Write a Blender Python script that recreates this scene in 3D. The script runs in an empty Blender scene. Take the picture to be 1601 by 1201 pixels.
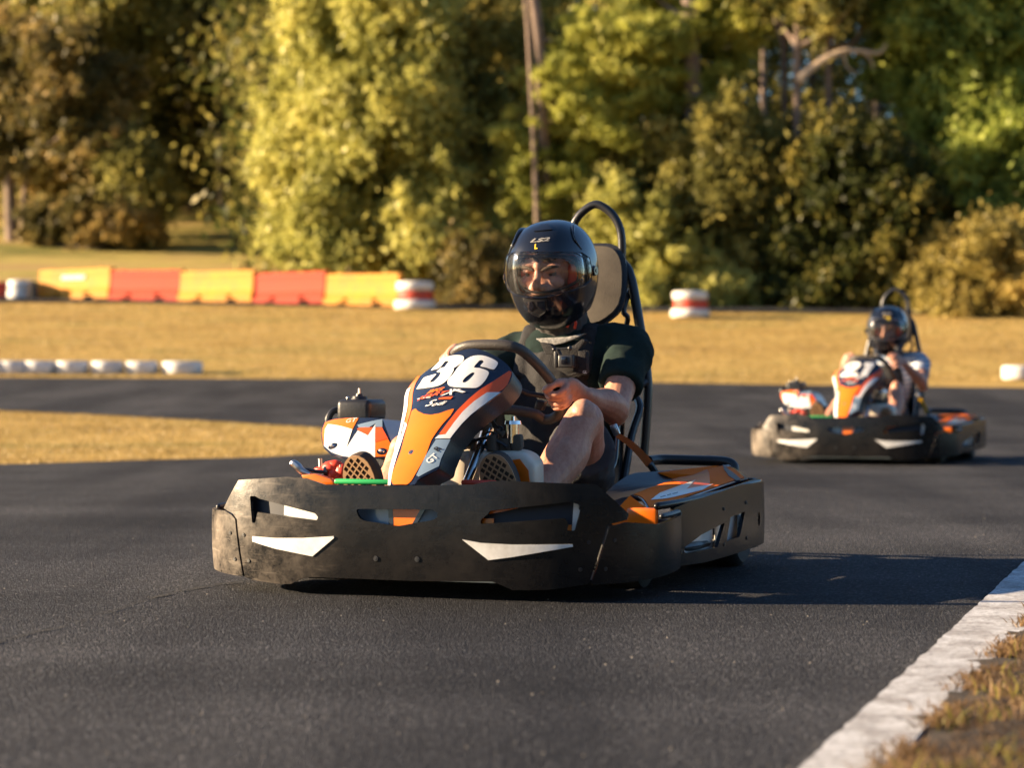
import bpy, bmesh, math, random
import numpy as np
from mathutils import Vector, Matrix, noise
from math import radians, sin, cos, pi

# ------------------------------------------------------------------ camera, light, exposure
F = 3780.0; CX = 800.5; HZ = 574.0; CH = 0.62          # focal length in photo pixels, horizon row, camera height
scene = bpy.context.scene
cam_d = bpy.data.cameras.new('camera'); cam = bpy.data.objects.new('camera', cam_d)
scene.collection.objects.link(cam); scene.camera = cam
cam.location = (0, 0, CH); cam.rotation_euler = (pi / 2, 0, 0)
cam_d.sensor_width = 36; cam_d.lens = F / 1601 * 36
cam_d.shift_y = -(600.5 - HZ) / 1601
cam_d.clip_start = 0.1; cam_d.clip_end = 600
cam_d.dof.use_dof = True; cam_d.dof.focus_distance = 6.75; cam_d.dof.aperture_fstop = 3.6

SUN_EL = radians(14.8); SUN_TO = Vector((-cos(SUN_EL), 0.05, sin(SUN_EL))).normalized()   # direction towards the sun
sun_d = bpy.data.lights.new('sun', 'SUN'); sun = bpy.data.objects.new('sun', sun_d)
scene.collection.objects.link(sun)
sun.rotation_euler = SUN_TO.to_track_quat('Z', 'Y').to_euler()
sun_d.energy = 5.0; sun_d.angle = radians(0.5); sun_d.color = (1.0, 0.75, 0.47)
world = bpy.data.worlds.new('World'); scene.world = world; world.use_nodes = True
wn = world.node_tree.nodes; wl = world.node_tree.links
sky = wn.new('ShaderNodeTexSky'); sky.sky_type = 'NISHITA'; sky.sun_disc = False; sky.ozone_density = 4.0; sky.dust_density = 0.3
sky.sun_elevation = SUN_EL; sky.sun_rotation = math.atan2(SUN_TO.x, SUN_TO.y)
wl.new(sky.outputs[0], wn['Background'].inputs[0]); wn['Background'].inputs[1].default_value = 0.05
scene.view_settings.view_transform = 'Standard'; scene.view_settings.look = 'None'
scene.view_settings.exposure = 2.1; scene.view_settings.gamma = 1.0
scene.render.engine = 'CYCLES'
scene.cycles.use_denoising = True
scene.cycles.max_bounces = 6; scene.cycles.transparent_max_bounces = 12
scene.cycles.sample_clamp_indirect = 4

R = random.Random(7)
COL = scene.collection

# ------------------------------------------------------------------ materials
def mat(name, color, rough=0.5, metal=0.0, coat=0.0, var=0.0, vscale=8.0, color2=None, bump=0.0, bscale=60.0, sub=0.0, stretch=None, spec=0.5):
    m = bpy.data.materials.new(name); m.use_nodes = True
    nt = m.node_tree; N = nt.nodes; L = nt.links; b = N['Principled BSDF']
    b.inputs['Base Color'].default_value = (*color, 1); b.inputs['Roughness'].default_value = rough
    b.inputs['Metallic'].default_value = metal; b.inputs['Coat Weight'].default_value = coat
    b.inputs['Coat Roughness'].default_value = 0.08
    b.inputs['Specular IOR Level'].default_value = spec
    if sub: b.inputs['Subsurface Weight'].default_value = sub; b.inputs['Subsurface Scale'].default_value = 0.012
    tc = N.new('ShaderNodeTexCoord'); src = tc.outputs['Object']
    if stretch:
        mp = N.new('ShaderNodeMapping'); mp.inputs['Scale'].default_value = stretch
        L.new(src, mp.inputs[0]); src = mp.outputs[0]
    if color2 is None and var > 0: color2 = tuple(c * (1 - var) for c in color)
    if color2 is not None:
        n = N.new('ShaderNodeTexNoise'); n.inputs['Scale'].default_value = vscale; n.inputs['Detail'].default_value = 6; n.inputs['Roughness'].default_value = 0.65
        L.new(src, n.inputs['Vector'])
        r = N.new('ShaderNodeValToRGB'); r.color_ramp.elements[0].position = 0.35; r.color_ramp.elements[1].position = 0.68
        r.color_ramp.elements[0].color = (*color, 1); r.color_ramp.elements[1].color = (*color2, 1)
        L.new(n.outputs[0], r.inputs[0]); L.new(r.outputs[0], b.inputs['Base Color'])
    if bump > 0:
        n = N.new('ShaderNodeTexNoise'); n.inputs['Scale'].default_value = bscale; n.inputs['Detail'].default_value = 5
        L.new(src, n.inputs['Vector'])
        bp = N.new('ShaderNodeBump'); bp.inputs['Strength'].default_value = bump; bp.inputs['Distance'].default_value = 0.01
        L.new(n.outputs[0], bp.inputs['Height']); L.new(bp.outputs[0], b.inputs['Normal'])
    return m

def ramp(N, stops):
    r = N.new('ShaderNodeValToRGB'); e = r.color_ramp.elements
    while len(e) < len(stops): e.new(0.5)
    for k, (p, c) in enumerate(stops): e[k].position = p; e[k].color = (*c, 1) if len(c) == 3 else c
    return r

def mix(N, L, fac, a, b, mode='MIX'):
    m = N.new('ShaderNodeMix'); m.data_type = 'RGBA'; m.blend_type = mode
    for sock, v in ((m.inputs['Factor'], fac), (m.inputs['A'], a), (m.inputs['B'], b)):
        if hasattr(v, 'links'): L.new(v, sock)
        elif isinstance(v, (int, float)): sock.default_value = v if sock.type == 'VALUE' else (v, v, v, 1)
        else: sock.default_value = (*v, 1)
    return m.outputs['Result']

def tex(N, L, src, scale, detail=5, rough=0.6, kind='ShaderNodeTexNoise'):
    n = N.new(kind); n.inputs['Scale'].default_value = scale
    if kind == 'ShaderNodeTexNoise': n.inputs['Detail'].default_value = detail; n.inputs['Roughness'].default_value = rough
    L.new(src, n.inputs['Vector']); return n.outputs[0]

def base_mat(name):
    m = bpy.data.materials.new(name); m.use_nodes = True
    N = m.node_tree.nodes; L = m.node_tree.links
    tc = N.new('ShaderNodeTexCoord')
    return m, N, L, N['Principled BSDF'], tc.outputs['Object']

def mapped(N, L, src, scale=(1, 1, 1), rot=(0, 0, 0)):
    mp = N.new('ShaderNodeMapping'); mp.inputs['Scale'].default_value = scale; mp.inputs['Rotation'].default_value = rot
    L.new(src, mp.inputs[0]); return mp.outputs[0]

def asphalt_mat():
    m, N, L, b, s = base_mat('asphalt')
    big = ramp(N, [(0.3, (0.027, 0.029, 0.034)), (0.7, (0.060, 0.063, 0.072))]); L.new(tex(N, L, mapped(N, L, s, (0.25, 1, 1)), 0.9, 4), big.inputs[0])
    v = N.new('ShaderNodeTexVoronoi'); v.inputs['Scale'].default_value = 190; L.new(s, v.inputs['Vector'])
    g = ramp(N, [(0.0, (0.35, 0.35, 0.37)), (0.5, (0.8, 0.8, 0.8)), (0.93, (1.4, 1.35, 1.3)), (0.985, (3.4, 3.3, 3.1))])
    sp = N.new('ShaderNodeSeparateColor'); L.new(v.outputs['Color'], sp.inputs[0]); L.new(sp.outputs[0], g.inputs[0])
    c = mix(N, L, 1.0, big.outputs[0], g.outputs[0], 'MULTIPLY')
    # rubber laid down by tyres: long soft dark bands following the track
    rb = ramp(N, [(0.38, (1.2, 1.18, 1.16)), (0.60, (0.42, 0.43, 0.47))]); L.new(tex(N, L, mapped(N, L, s, (0.9, 0.13, 1), (0, 0, radians(62))), 1.2, 3), rb.inputs[0])
    c = mix(N, L, 0.8, c, rb.outputs[0], 'MULTIPLY')
    L.new(c, b.inputs['Base Color']); b.inputs['Roughness'].default_value = 0.8; b.inputs['Specular IOR Level'].default_value = 0.12
    h = N.new('ShaderNodeMath'); h.operation = 'MULTIPLY_ADD'; h.inputs[1].default_value = -0.8
    L.new(v.outputs['Distance'], h.inputs[0]); L.new(tex(N, L, s, 45, 6, 0.7), h.inputs[2])
    bp = N.new('ShaderNodeBump'); bp.inputs['Strength'].default_value = 1.0; bp.inputs['Distance'].default_value = 0.008
    L.new(h.outputs[0], bp.inputs['Height']); L.new(bp.outputs[0], b.inputs['Normal'])
    return m

def grass_mat():
    m, N, L, b, s = base_mat('dry_grass')
    a = ramp(N, [(0.32, (0.25, 0.150, 0.065)), (0.42, (0.39, 0.26, 0.085)), (0.52, (0.47, 0.325, 0.115)), (0.62, (0.29, 0.235, 0.075)), (0.72, (0.17, 0.155, 0.06))]); L.new(tex(N, L, mapped(N, L, s, (0.5, 1.3, 1)), 0.55, 8, 0.72), a.inputs[0])
    d = ramp(N, [(0.25, (0.55, 0.5, 0.42)), (0.6, (1.15, 1.12, 1.0))]); L.new(tex(N, L, mapped(N, L, s, (1, 0.4, 1)), 6, 6, 0.75), d.inputs[0])
    c = mix(N, L, 1.0, a.outputs[0], d.outputs[0], 'MULTIPLY')
    w = N.new('ShaderNodeSeparateXYZ'); L.new(s, w.inputs[0])
    mr = N.new('ShaderNodeMapRange'); mr.inputs[1].default_value = 53; mr.inputs[2].default_value = 58; L.new(w.outputs[1], mr.inputs[0])
    far = ramp(N, [(0.35, (0.17, 0.16, 0.04)), (0.5, (0.42, 0.33, 0.10)), (0.65, (0.36, 0.22, 0.11))]); L.new(tex(N, L, mapped(N, L, s, (0.25, 0.5, 1)), 0.6, 6, 0.7), far.inputs[0])
    c = mix(N, L, mr.outputs[0], c, far.outputs[0])
    L.new(c, b.inputs['Base Color']); b.inputs['Roughness'].default_value = 0.95; b.inputs['Specular IOR Level'].default_value = 0.1
    bp = N.new('ShaderNodeBump'); bp.inputs['Strength'].default_value = 0.6; bp.inputs['Distance'].default_value = 0.05
    L.new(tex(N, L, s, 14, 6, 0.75), bp.inputs['Height']); L.new(bp.outputs[0], b.inputs['Normal'])
    return m

def soil_mat():
    m, N, L, b, s = base_mat('verge_soil')
    a = ramp(N, [(0.35, (0.010, 0.008, 0.006)), (0.5, (0.035, 0.024, 0.016)), (0.68, (0.13, 0.080, 0.042))]); L.new(tex(N, L, s, 30, 10, 0.8), a.inputs[0])
    L.new(a.outputs[0], b.inputs['Base Color']); b.inputs['Roughness'].default_value = 0.95
    bp = N.new('ShaderNodeBump'); bp.inputs['Strength'].default_value = 1.0; bp.inputs['Distance'].default_value = 0.02
    L.new(tex(N, L, s, 50, 8, 0.75), bp.inputs['Height']); L.new(bp.outputs[0], b.inputs['Normal'])
    return m

def paint_mat():
    m, N, L, b, s = base_mat('worn_white_paint')
    a = ramp(N, [(0.36, (0.05, 0.05, 0.055)), (0.43, (0.36, 0.36, 0.37)), (0.56, (0.60, 0.61, 0.63))]); L.new(tex(N, L, s, 55, 9, 0.85), a.inputs[0])
    d = ramp(N, [(0.38, (0.55, 0.52, 0.50)), (0.58, (1, 1, 1))]); L.new(tex(N, L, s, 9, 7, .7), d.inputs[0])
    L.new(mix(N, L, 1.0, a.outputs[0], d.outputs[0], 'MULTIPLY'), b.inputs['Base Color']); b.inputs['Roughness'].default_value = 0.8
    bp = N.new('ShaderNodeBump'); bp.inputs['Strength'].default_value = 0.7; bp.inputs['Distance'].default_value = 0.006
    L.new(tex(N, L, s, 90, 6, 0.75), bp.inputs['Height']); L.new(bp.outputs[0], b.inputs['Normal'])
    return m

def bumper_mat():
    m, N, L, b, s = base_mat('scuffed_black_plastic')
    # dust film (soft), long scratches, paler towards the right corner as painted-in sun glare
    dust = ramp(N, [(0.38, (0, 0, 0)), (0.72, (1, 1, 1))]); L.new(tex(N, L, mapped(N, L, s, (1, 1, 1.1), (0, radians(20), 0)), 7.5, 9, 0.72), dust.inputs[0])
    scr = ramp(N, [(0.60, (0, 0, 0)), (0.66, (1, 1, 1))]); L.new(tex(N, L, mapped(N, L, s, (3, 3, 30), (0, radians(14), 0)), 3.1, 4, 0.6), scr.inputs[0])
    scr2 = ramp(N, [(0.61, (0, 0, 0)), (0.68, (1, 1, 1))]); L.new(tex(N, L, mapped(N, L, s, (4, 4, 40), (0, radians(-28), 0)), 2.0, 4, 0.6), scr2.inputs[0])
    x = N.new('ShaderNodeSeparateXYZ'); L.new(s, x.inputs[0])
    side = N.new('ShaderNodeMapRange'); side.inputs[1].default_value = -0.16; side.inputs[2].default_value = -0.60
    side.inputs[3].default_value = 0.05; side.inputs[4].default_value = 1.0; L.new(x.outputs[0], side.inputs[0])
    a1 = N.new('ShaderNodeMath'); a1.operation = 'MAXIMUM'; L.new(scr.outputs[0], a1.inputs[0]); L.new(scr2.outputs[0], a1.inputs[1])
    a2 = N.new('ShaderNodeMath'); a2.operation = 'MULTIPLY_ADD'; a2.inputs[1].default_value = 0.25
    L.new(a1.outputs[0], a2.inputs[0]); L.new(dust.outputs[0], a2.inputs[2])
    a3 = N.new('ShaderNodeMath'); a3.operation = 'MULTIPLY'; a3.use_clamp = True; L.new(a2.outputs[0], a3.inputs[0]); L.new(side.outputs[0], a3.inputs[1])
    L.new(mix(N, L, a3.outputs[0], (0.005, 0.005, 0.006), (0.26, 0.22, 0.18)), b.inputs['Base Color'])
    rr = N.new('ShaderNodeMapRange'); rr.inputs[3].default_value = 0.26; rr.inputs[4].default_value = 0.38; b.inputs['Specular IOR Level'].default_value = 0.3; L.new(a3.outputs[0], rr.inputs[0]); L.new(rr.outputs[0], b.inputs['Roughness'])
    bp = N.new('ShaderNodeBump'); bp.inputs['Strength'].default_value = 0.3; bp.inputs['Distance'].default_value = 0.003
    L.new(tex(N, L, s, 26, 6, 0.7), bp.inputs['Height']); L.new(bp.outputs[0], b.inputs['Normal'])
    return m

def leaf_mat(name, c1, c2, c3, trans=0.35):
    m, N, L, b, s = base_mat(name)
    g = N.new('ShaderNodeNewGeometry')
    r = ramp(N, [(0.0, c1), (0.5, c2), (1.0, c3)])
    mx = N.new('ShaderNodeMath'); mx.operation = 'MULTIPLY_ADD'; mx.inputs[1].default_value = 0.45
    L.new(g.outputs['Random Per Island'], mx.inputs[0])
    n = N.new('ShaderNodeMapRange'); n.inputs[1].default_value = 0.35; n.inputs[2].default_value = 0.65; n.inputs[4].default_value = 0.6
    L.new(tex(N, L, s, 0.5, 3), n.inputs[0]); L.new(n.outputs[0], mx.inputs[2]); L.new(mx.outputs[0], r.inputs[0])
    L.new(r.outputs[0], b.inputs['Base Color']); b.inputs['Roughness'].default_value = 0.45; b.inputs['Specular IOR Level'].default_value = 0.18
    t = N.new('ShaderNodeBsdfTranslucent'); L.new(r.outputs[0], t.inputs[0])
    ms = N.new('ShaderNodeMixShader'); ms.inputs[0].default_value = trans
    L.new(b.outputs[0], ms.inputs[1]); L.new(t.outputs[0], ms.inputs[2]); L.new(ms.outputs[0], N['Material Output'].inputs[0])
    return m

def visor_mat():
    m, N, L, b, s = base_mat('clear_visor')
    t = N.new('ShaderNodeBsdfTransparent'); t.inputs[0].default_value = (0.95, 0.95, 0.95, 1)
    g = N.new('ShaderNodeBsdfGlossy'); g.inputs['Roughness'].default_value = 0.06
    fr = N.new('ShaderNodeFresnel'); fr.inputs[0].default_value = 1.28
    d = N.new('ShaderNodeBsdfDiffuse'); d.inputs[0].default_value = (0.7, 0.66, 0.6, 1)
    sm = ramp(N, [(0.5, (0.008, 0.008, 0.008)), (0.66, (0.06, 0.06, 0.06)), (0.74, (0.40, 0.40, 0.40))]); L.new(tex(N, L, s, 45, 8, 0.75), sm.inputs[0])
    m0 = N.new('ShaderNodeMixShader'); L.new(sm.outputs[0], m0.inputs[0]); L.new(t.outputs[0], m0.inputs[1]); L.new(d.outputs[0], m0.inputs[2])
    m1 = N.new('ShaderNodeMixShader'); L.new(fr.outputs[0], m1.inputs[0]); L.new(m0.outputs[0], m1.inputs[1]); L.new(g.outputs[0], m1.inputs[2])
    L.new(m1.outputs[0], N['Material Output'].inputs[0])
    return m

def stripe_mat():
    m, N, L, b, s = base_mat('striped_cotton')
    w = N.new('ShaderNodeTexWave'); w.bands_direction = 'Z'; w.inputs['Scale'].default_value = 10; w.inputs['Distortion'].default_value = 0.6
    L.new(s, w.inputs['Vector'])
    r = ramp(N, [(0.45, (0.10, 0.16, 0.28)), (0.55, (0.55, 0.55, 0.55))]); L.new(w.outputs[0], r.inputs[0])
    L.new(r.outputs[0], b.inputs['Base Color']); b.inputs['Roughness'].default_value = 0.9
    return m

def skin_mat():
    m, N, L, b, s = base_mat('skin')
    r = ramp(N, [(0.35, (0.40, 0.19, 0.125)), (0.65, (0.50, 0.27, 0.19))]); L.new(tex(N, L, s, 14, 5), r.inputs[0])
    d = ramp(N, [(0.42, (1.08, 1.05, 1.0)), (0.62, (0.78, 0.60, 0.54))]); L.new(tex(N, L, mapped(N, L, s, (1, 1, 0.5)), 75, 8, .75), d.inputs[0])
    L.new(mix(N, L, 0.6, r.outputs[0], d.outputs[0], 'MULTIPLY'), b.inputs['Base Color'])
    b.inputs['Roughness'].default_value = 0.5; b.inputs['Subsurface Weight'].default_value = 0.12; b.inputs['Subsurface Scale'].default_value = 0.01
    bp = N.new('ShaderNodeBump'); bp.inputs['Strength'].default_value = 0.25; bp.inputs['Distance'].default_value = 0.003
    L.new(tex(N, L, s, 160, 5), bp.inputs['Height']); L.new(bp.outputs[0], b.inputs['Normal'])
    return m

M = dict(
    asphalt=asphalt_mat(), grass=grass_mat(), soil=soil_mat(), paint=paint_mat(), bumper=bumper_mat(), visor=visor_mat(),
    skin=skin_mat(), stripes=stripe_mat(),
    duct=mat('dark_blue_plastic', (0.006, 0.010, 0.022), 0.6),
    black=mat('black_plastic', (0.018, 0.018, 0.02), 0.38, bump=0.08, bscale=120),
    gloss_black=mat('gloss_black', (0.008, 0.009, 0.014), 0.14, coat=0.5),
    helmet=mat('black_helmet_paint', (0.008, 0.009, 0.013), 0.2, coat=0.6, bump=0.03, bscale=90),
    navy=mat('navy_vinyl', (0.010, 0.016, 0.035), 0.22, coat=0.4, color2=(0.016, 0.022, 0.04), vscale=14),
    orange=mat('orange_vinyl', (0.80, 0.165, 0.004), 0.28, coat=0.3, color2=(0.72, 0.14, 0.004), vscale=10),
    pod_orange=mat('pod_orange_vinyl', (0.90, 0.15, 0.004), 0.7, coat=0.0, color2=(0.82, 0.16, 0.006), vscale=10, spec=0.15),
    red_orange=mat('red_orange_vinyl', (0.80, 0.085, 0.012), 0.3, coat=0.35, color2=(0.70, 0.10, 0.015), vscale=12),
    white=mat('white_vinyl', (0.74, 0.73, 0.71), 0.3, coat=0.3, color2=(0.62, 0.60, 0.57), vscale=16),
    grey_blue=mat('grey_blue_vinyl', (0.17, 0.24, 0.32), 0.28, coat=0.3),
    decal=mat('white_bumper_decal', (0.70, 0.70, 0.69), 0.42, color2=(0.52, 0.51, 0.49), vscale=22),
    steel=mat('brushed_steel', (0.55, 0.54, 0.52), 0.3, 1.0),
    chrome=mat('bright_chrome', (0.75, 0.74, 0.72), 0.16, 1.0),
    tube=mat('black_painted_tube', (0.016, 0.016, 0.018), 0.32, bump=0.05, bscale=80),
    wheel_rubber=mat('worn_black_rubber', (0.035, 0.031, 0.028), 0.5, color2=(0.06, 0.05, 0.042), vscale=20, bump=0.2, bscale=200),
    tyre=mat('tyre_rubber', (0.02, 0.02, 0.02), 0.75, bump=0.2, bscale=60),
    tank=mat('milky_white_plastic', (0.66, 0.60, 0.52), 0.4, sub=0.1, color2=(0.58, 0.49, 0.38), vscale=9),
    beige=mat('beige_pad', (0.10, 0.085, 0.066), 0.9, color2=(0.06, 0.05, 0.04), vscale=9, bump=0.1, bscale=240),
    green=mat('green_plastic', (0.02, 0.36, 0.10), 0.4),
    red=mat('red_plastic', (0.65, 0.05, 0.02), 0.45),
    strap=mat('orange_webbing', (0.62, 0.21, 0.06), 0.8, bump=0.4, bscale=400),
    yellow_strap=mat('yellow_webbing', (0.6, 0.45, 0.03), 0.8),
    yellow=mat('yellow_mark', (0.85, 0.55, 0.03), 0.4),
    shirt=mat('dark_green_cotton', (0.008, 0.017, 0.016), 0.95, color2=(0.011, 0.024, 0.022), vscale=30, bump=0.25, bscale=500, spec=0.2),
    vest=mat('black_vest_fabric', (0.006, 0.006, 0.008), 0.85, color2=(0.012, 0.011, 0.012), vscale=40, bump=0.35, bscale=300),
    charcoal=mat('charcoal_shorts', (0.05, 0.05, 0.055), 0.95, color2=(0.035, 0.035, 0.04), vscale=40, bump=0.3, bscale=400),
    gaiter=mat('dark_neck_gaiter', (0.03, 0.028, 0.03), 0.9, color2=(0.07, 0.06, 0.055), vscale=40),
    silver=mat('silver_print', (0.45, 0.43, 0.40), 0.5, color2=(0.06, 0.06, 0.06), vscale=60),
    gum=mat('gum_sole', (0.42, 0.24, 0.12), 0.7),
    sole_dark=mat('sole_recess', (0.05, 0.03, 0.02), 0.8),
    shoe=mat('dark_shoe_canvas', (0.03, 0.03, 0.035), 0.9),
    hair=mat('brown_hair', (0.06, 0.032, 0.016), 0.7, bump=0.6, bscale=500, stretch=(1, 1, 0.2)),
    eye=mat('eye', (0.16, 0.14, 0.13), 0.3), iris=mat('iris', (0.02, 0.015, 0.012), 0.2),
    red_pad=mat('red_cheek_pad', (0.55, 0.05, 0.02), 0.8),
    white_rubber=mat('white_painted_tyre', (0.72, 0.71, 0.69), 0.6, color2=(0.5, 0.48, 0.45), vscale=5),
    red_rubber=mat('red_painted_tyre', (0.50, 0.05, 0.02), 0.6, color2=(0.35, 0.05, 0.03), vscale=5),
    barrier_yellow=mat('yellow_barrier_plastic', (0.72, 0.30, 0.008), 0.7, color2=(0.50, 0.21, 0.03), vscale=5),
    barrier_red=mat('red_barrier_plastic', (0.50, 0.040, 0.006), 0.75, color2=(0.36, 0.035, 0.01), vscale=5),
    bark_pale=mat('pale_bark', (0.26, 0.19, 0.15), 0.95, color2=(0.09, 0.065, 0.05), vscale=3, bump=0.8, bscale=12, stretch=(3, 3, 0.5)),
    bare_wood=mat('bare_dead_wood', (0.50, 0.38, 0.27), 0.9, color2=(0.34, 0.25, 0.17), vscale=3),
    bark_dark=mat('dark_bark', (0.10, 0.075, 0.058), 0.95, color2=(0.045, 0.034, 0.028), vscale=3, bump=0.8, bscale=12, stretch=(3, 3, 0.5)),
    leaf_bright=leaf_mat('yellow_green_leaves', (0.17, 0.17, 0.04), (0.43, 0.42, 0.11), (0.68, 0.62, 0.19), 0.42),
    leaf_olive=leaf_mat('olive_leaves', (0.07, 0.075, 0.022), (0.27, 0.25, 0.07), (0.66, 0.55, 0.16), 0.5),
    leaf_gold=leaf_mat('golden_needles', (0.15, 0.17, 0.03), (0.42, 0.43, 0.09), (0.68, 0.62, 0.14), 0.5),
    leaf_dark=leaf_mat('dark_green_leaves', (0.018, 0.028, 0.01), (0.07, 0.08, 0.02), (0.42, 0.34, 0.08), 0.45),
    leaf_green=leaf_mat('fresh_green_leaves', (0.07, 0.10, 0.02), (0.26, 0.31, 0.06), (0.55, 0.58, 0.13), 0.42),
    leaf_pale=leaf_mat('pale_olive_leaves', (0.16, 0.13, 0.035), (0.32, 0.26, 0.07), (0.55, 0.40, 0.12), 0.38),
    leaf_rust=leaf_mat('rusty_brown_leaves', (0.045, 0.045, 0.015), (0.15, 0.125, 0.04), (0.55, 0.38, 0.13), 0.38),
    blade=leaf_mat('dry_blades', (0.12, 0.09, 0.03), (0.30, 0.215, 0.075), (0.48, 0.36, 0.14), 0.3),
    blade_green=leaf_mat('green_yellow_blades', (0.09, 0.10, 0.02), (0.22, 0.20, 0.04), (0.40, 0.32, 0.08), 0.3),
    blade_brown=leaf_mat('straw_blades', (0.06, 0.040, 0.022), (0.19, 0.115, 0.055), (0.40, 0.26, 0.12), 0.3),
)

# ------------------------------------------------------------------ object helpers
def finish(o, mats, smooth=35):
    me = o.data
    for m in (mats if isinstance(mats, (list, tuple)) else [mats]): me.materials.append(M[m] if isinstance(m, str) else m)
    if smooth:
        me.shade_smooth(); me.set_sharp_from_angle(angle=radians(smooth))
def obj(name, bm, mats, parent=None, smooth=35):
    me = bpy.data.meshes.new(name); bm.to_mesh(me); bm.free()
    o = bpy.data.objects.new(name, me); COL.objects.link(o)
    finish(o, mats, smooth)
    if parent: o.parent = parent
    return o
def tag(o, label=None, cat=None, group=None, kind=None):
    if label: o['label'] = label
    if cat: o['category'] = cat
    if group: o['group'] = group
    if kind: o['kind'] = kind
    return o
def empty(name, loc, rz=0):
    o = bpy.data.objects.new(name, None); COL.objects.link(o); o.location = loc; o.rotation_euler = (0, 0, rz)
    o.empty_display_size = 0.1; return o
def BM(): return bmesh.new()

def faces_mi(fs, mi):
    for f in fs: f.material_index = mi

def box(bm, c, size, rot=None, mi=0, bevel=0.0, seg=2):
    t = bmesh.new(); bmesh.ops.create_cube(t, size=1)
    bmesh.ops.scale(t, vec=size, verts=t.verts)
    if bevel: bmesh.ops.bevel(t, geom=t.edges[:], offset=bevel, segments=seg, affect='EDGES', profile=0.5)
    if rot is not None: bmesh.ops.transform(t, matrix=rot.to_4x4(), verts=t.verts)
    bmesh.ops.translate(t, vec=c, verts=t.verts)
    join(bm, t, mi)
def join(bm, t, mi=0):
    vm = {v: bm.verts.new(v.co) for v in t.verts}
    for f in t.faces:
        try: nf = bm.faces.new([vm[v] for v in f.verts]); nf.material_index = mi if mi is not None else f.material_index
        except ValueError: pass
    t.free()
def cyl(bm, a, b, r, r2=None, n=16, mi=0):
    tube(bm, [a, b], [r, r if r2 is None else r2], n=n, mi=mi)
def ball(bm, c, r, mi=0, sub=3, scale=(1, 1, 1), rot=None):
    t = bmesh.new(); bmesh.ops.create_icosphere(t, subdivisions=sub, radius=1)
    bmesh.ops.scale(t, vec=[r * s for s in scale], verts=t.verts)
    if rot is not None: bmesh.ops.transform(t, matrix=rot.to_4x4(), verts=t.verts)
    bmesh.ops.translate(t, vec=c, verts=t.verts); join(bm, t, mi)

def smooth_path(pts, k=6, closed=False):
    P = [Vector(p) for p in pts]; n = len(P); out = []
    segs = n if closed else n - 1
    for i in range(segs):
        p0 = P[(i - 1) % n] if closed or i > 0 else P[0] * 2 - P[1]
        p1 = P[i]; p2 = P[(i + 1) % n]
        p3 = P[(i + 2) % n] if closed or i + 2 < n else P[-1] * 2 - P[-2]
        for j in range(k):
            t = j / k
            out.append(0.5 * ((2 * p1) + (p2 - p0) * t + (2 * p0 - 5 * p1 + 4 * p2 - p3) * t * t + (3 * p1 - p0 - 3 * p2 + p3) * t ** 3))
    if not closed: out.append(P[-1].copy())
    return out
def interp_list(v, n, closed=False):
    v = list(v); out = []
    for i in range(n):
        x = i / (n if closed else n - 1) * (len(v) if closed else len(v) - 1)
        a = int(x) % len(v); b = (a + 1) % len(v) if closed else min(a + 1, len(v) - 1); t = x - int(x)
        t = t * t * (3 - 2 * t)
        if isinstance(v[a], (tuple, list)): out.append(tuple(v[a][k] * (1 - t) + v[b][k] * t for k in range(2)))
        else: out.append(v[a] * (1 - t) + v[b] * t)
    return out
def tube(bm, pts, r, n=12, mi=0, closed=False, k=0, side=None, round_caps=False):
    """sweep an ellipse along pts; r a number or one value (or (along side, across)) per point"""
    if k: 
        m = len(pts) * k if closed else (len(pts) - 1) * k + 1
        rr = interp_list(r, m, closed) if isinstance(r, (list, tuple)) else [r] * m
        P = smooth_path(pts, k, closed)
    else:
        P = [Vector(p) for p in pts]; rr = list(r) if isinstance(r, (list, tuple)) else [r] * len(P)
    rr = [x if isinstance(x, tuple) else (x, x) for x in rr]
    if round_caps:
        for end in (0, -1):
            d = (P[0] - P[1]).normalized() if end == 0 else (P[-1] - P[-2]).normalized()
            base = P[end].copy(); ra = rr[end]; h = (ra[0] + ra[1]) / 2
            for a in (30, 55, 75, 88):
                q = base + d * h * sin(radians(a)) * 0.95; s = (ra[0] * cos(radians(a)), ra[1] * cos(radians(a)))
                if end == 0: P.insert(0, q); rr.insert(0, s)
                else: P.append(q); rr.append(s)
    m = len(P); rings = []; prev = None
    for i in range(m):
        if closed: d = (P[(i + 1) % m] - P[i - 1])
        else: d = P[min(i + 1, m - 1)] - P[max(i - 1, 0)]
        d.normalize()
        if side is not None: x = Vector(side) - d * Vector(side).dot(d)
        elif prev is None:
            x = Vector((0, 0, 1)).cross(d)
            if x.length < 0.1: x = Vector((1, 0, 0)).cross(d)
        else: x = prev - d * prev.dot(d)
        x.normalize(); prev = x; y = d.cross(x)
        rings.append([bm.verts.new(P[i] + x * cos(2 * pi * j / n) * rr[i][0] + y * sin(2 * pi * j / n) * rr[i][1]) for j in range(n)])
    for i in range(m if closed else m - 1):
        A = rings[i]; B = rings[(i + 1) % m]
        for j in range(n):
            f = bm.faces.new([A[j], A[(j + 1) % n], B[(j + 1) % n], B[j]]); f.material_index = mi
    if not closed:
        bm.faces.new(rings[0][::-1]).material_index = mi; bm.faces.new(rings[-1]).material_index = mi

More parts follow.
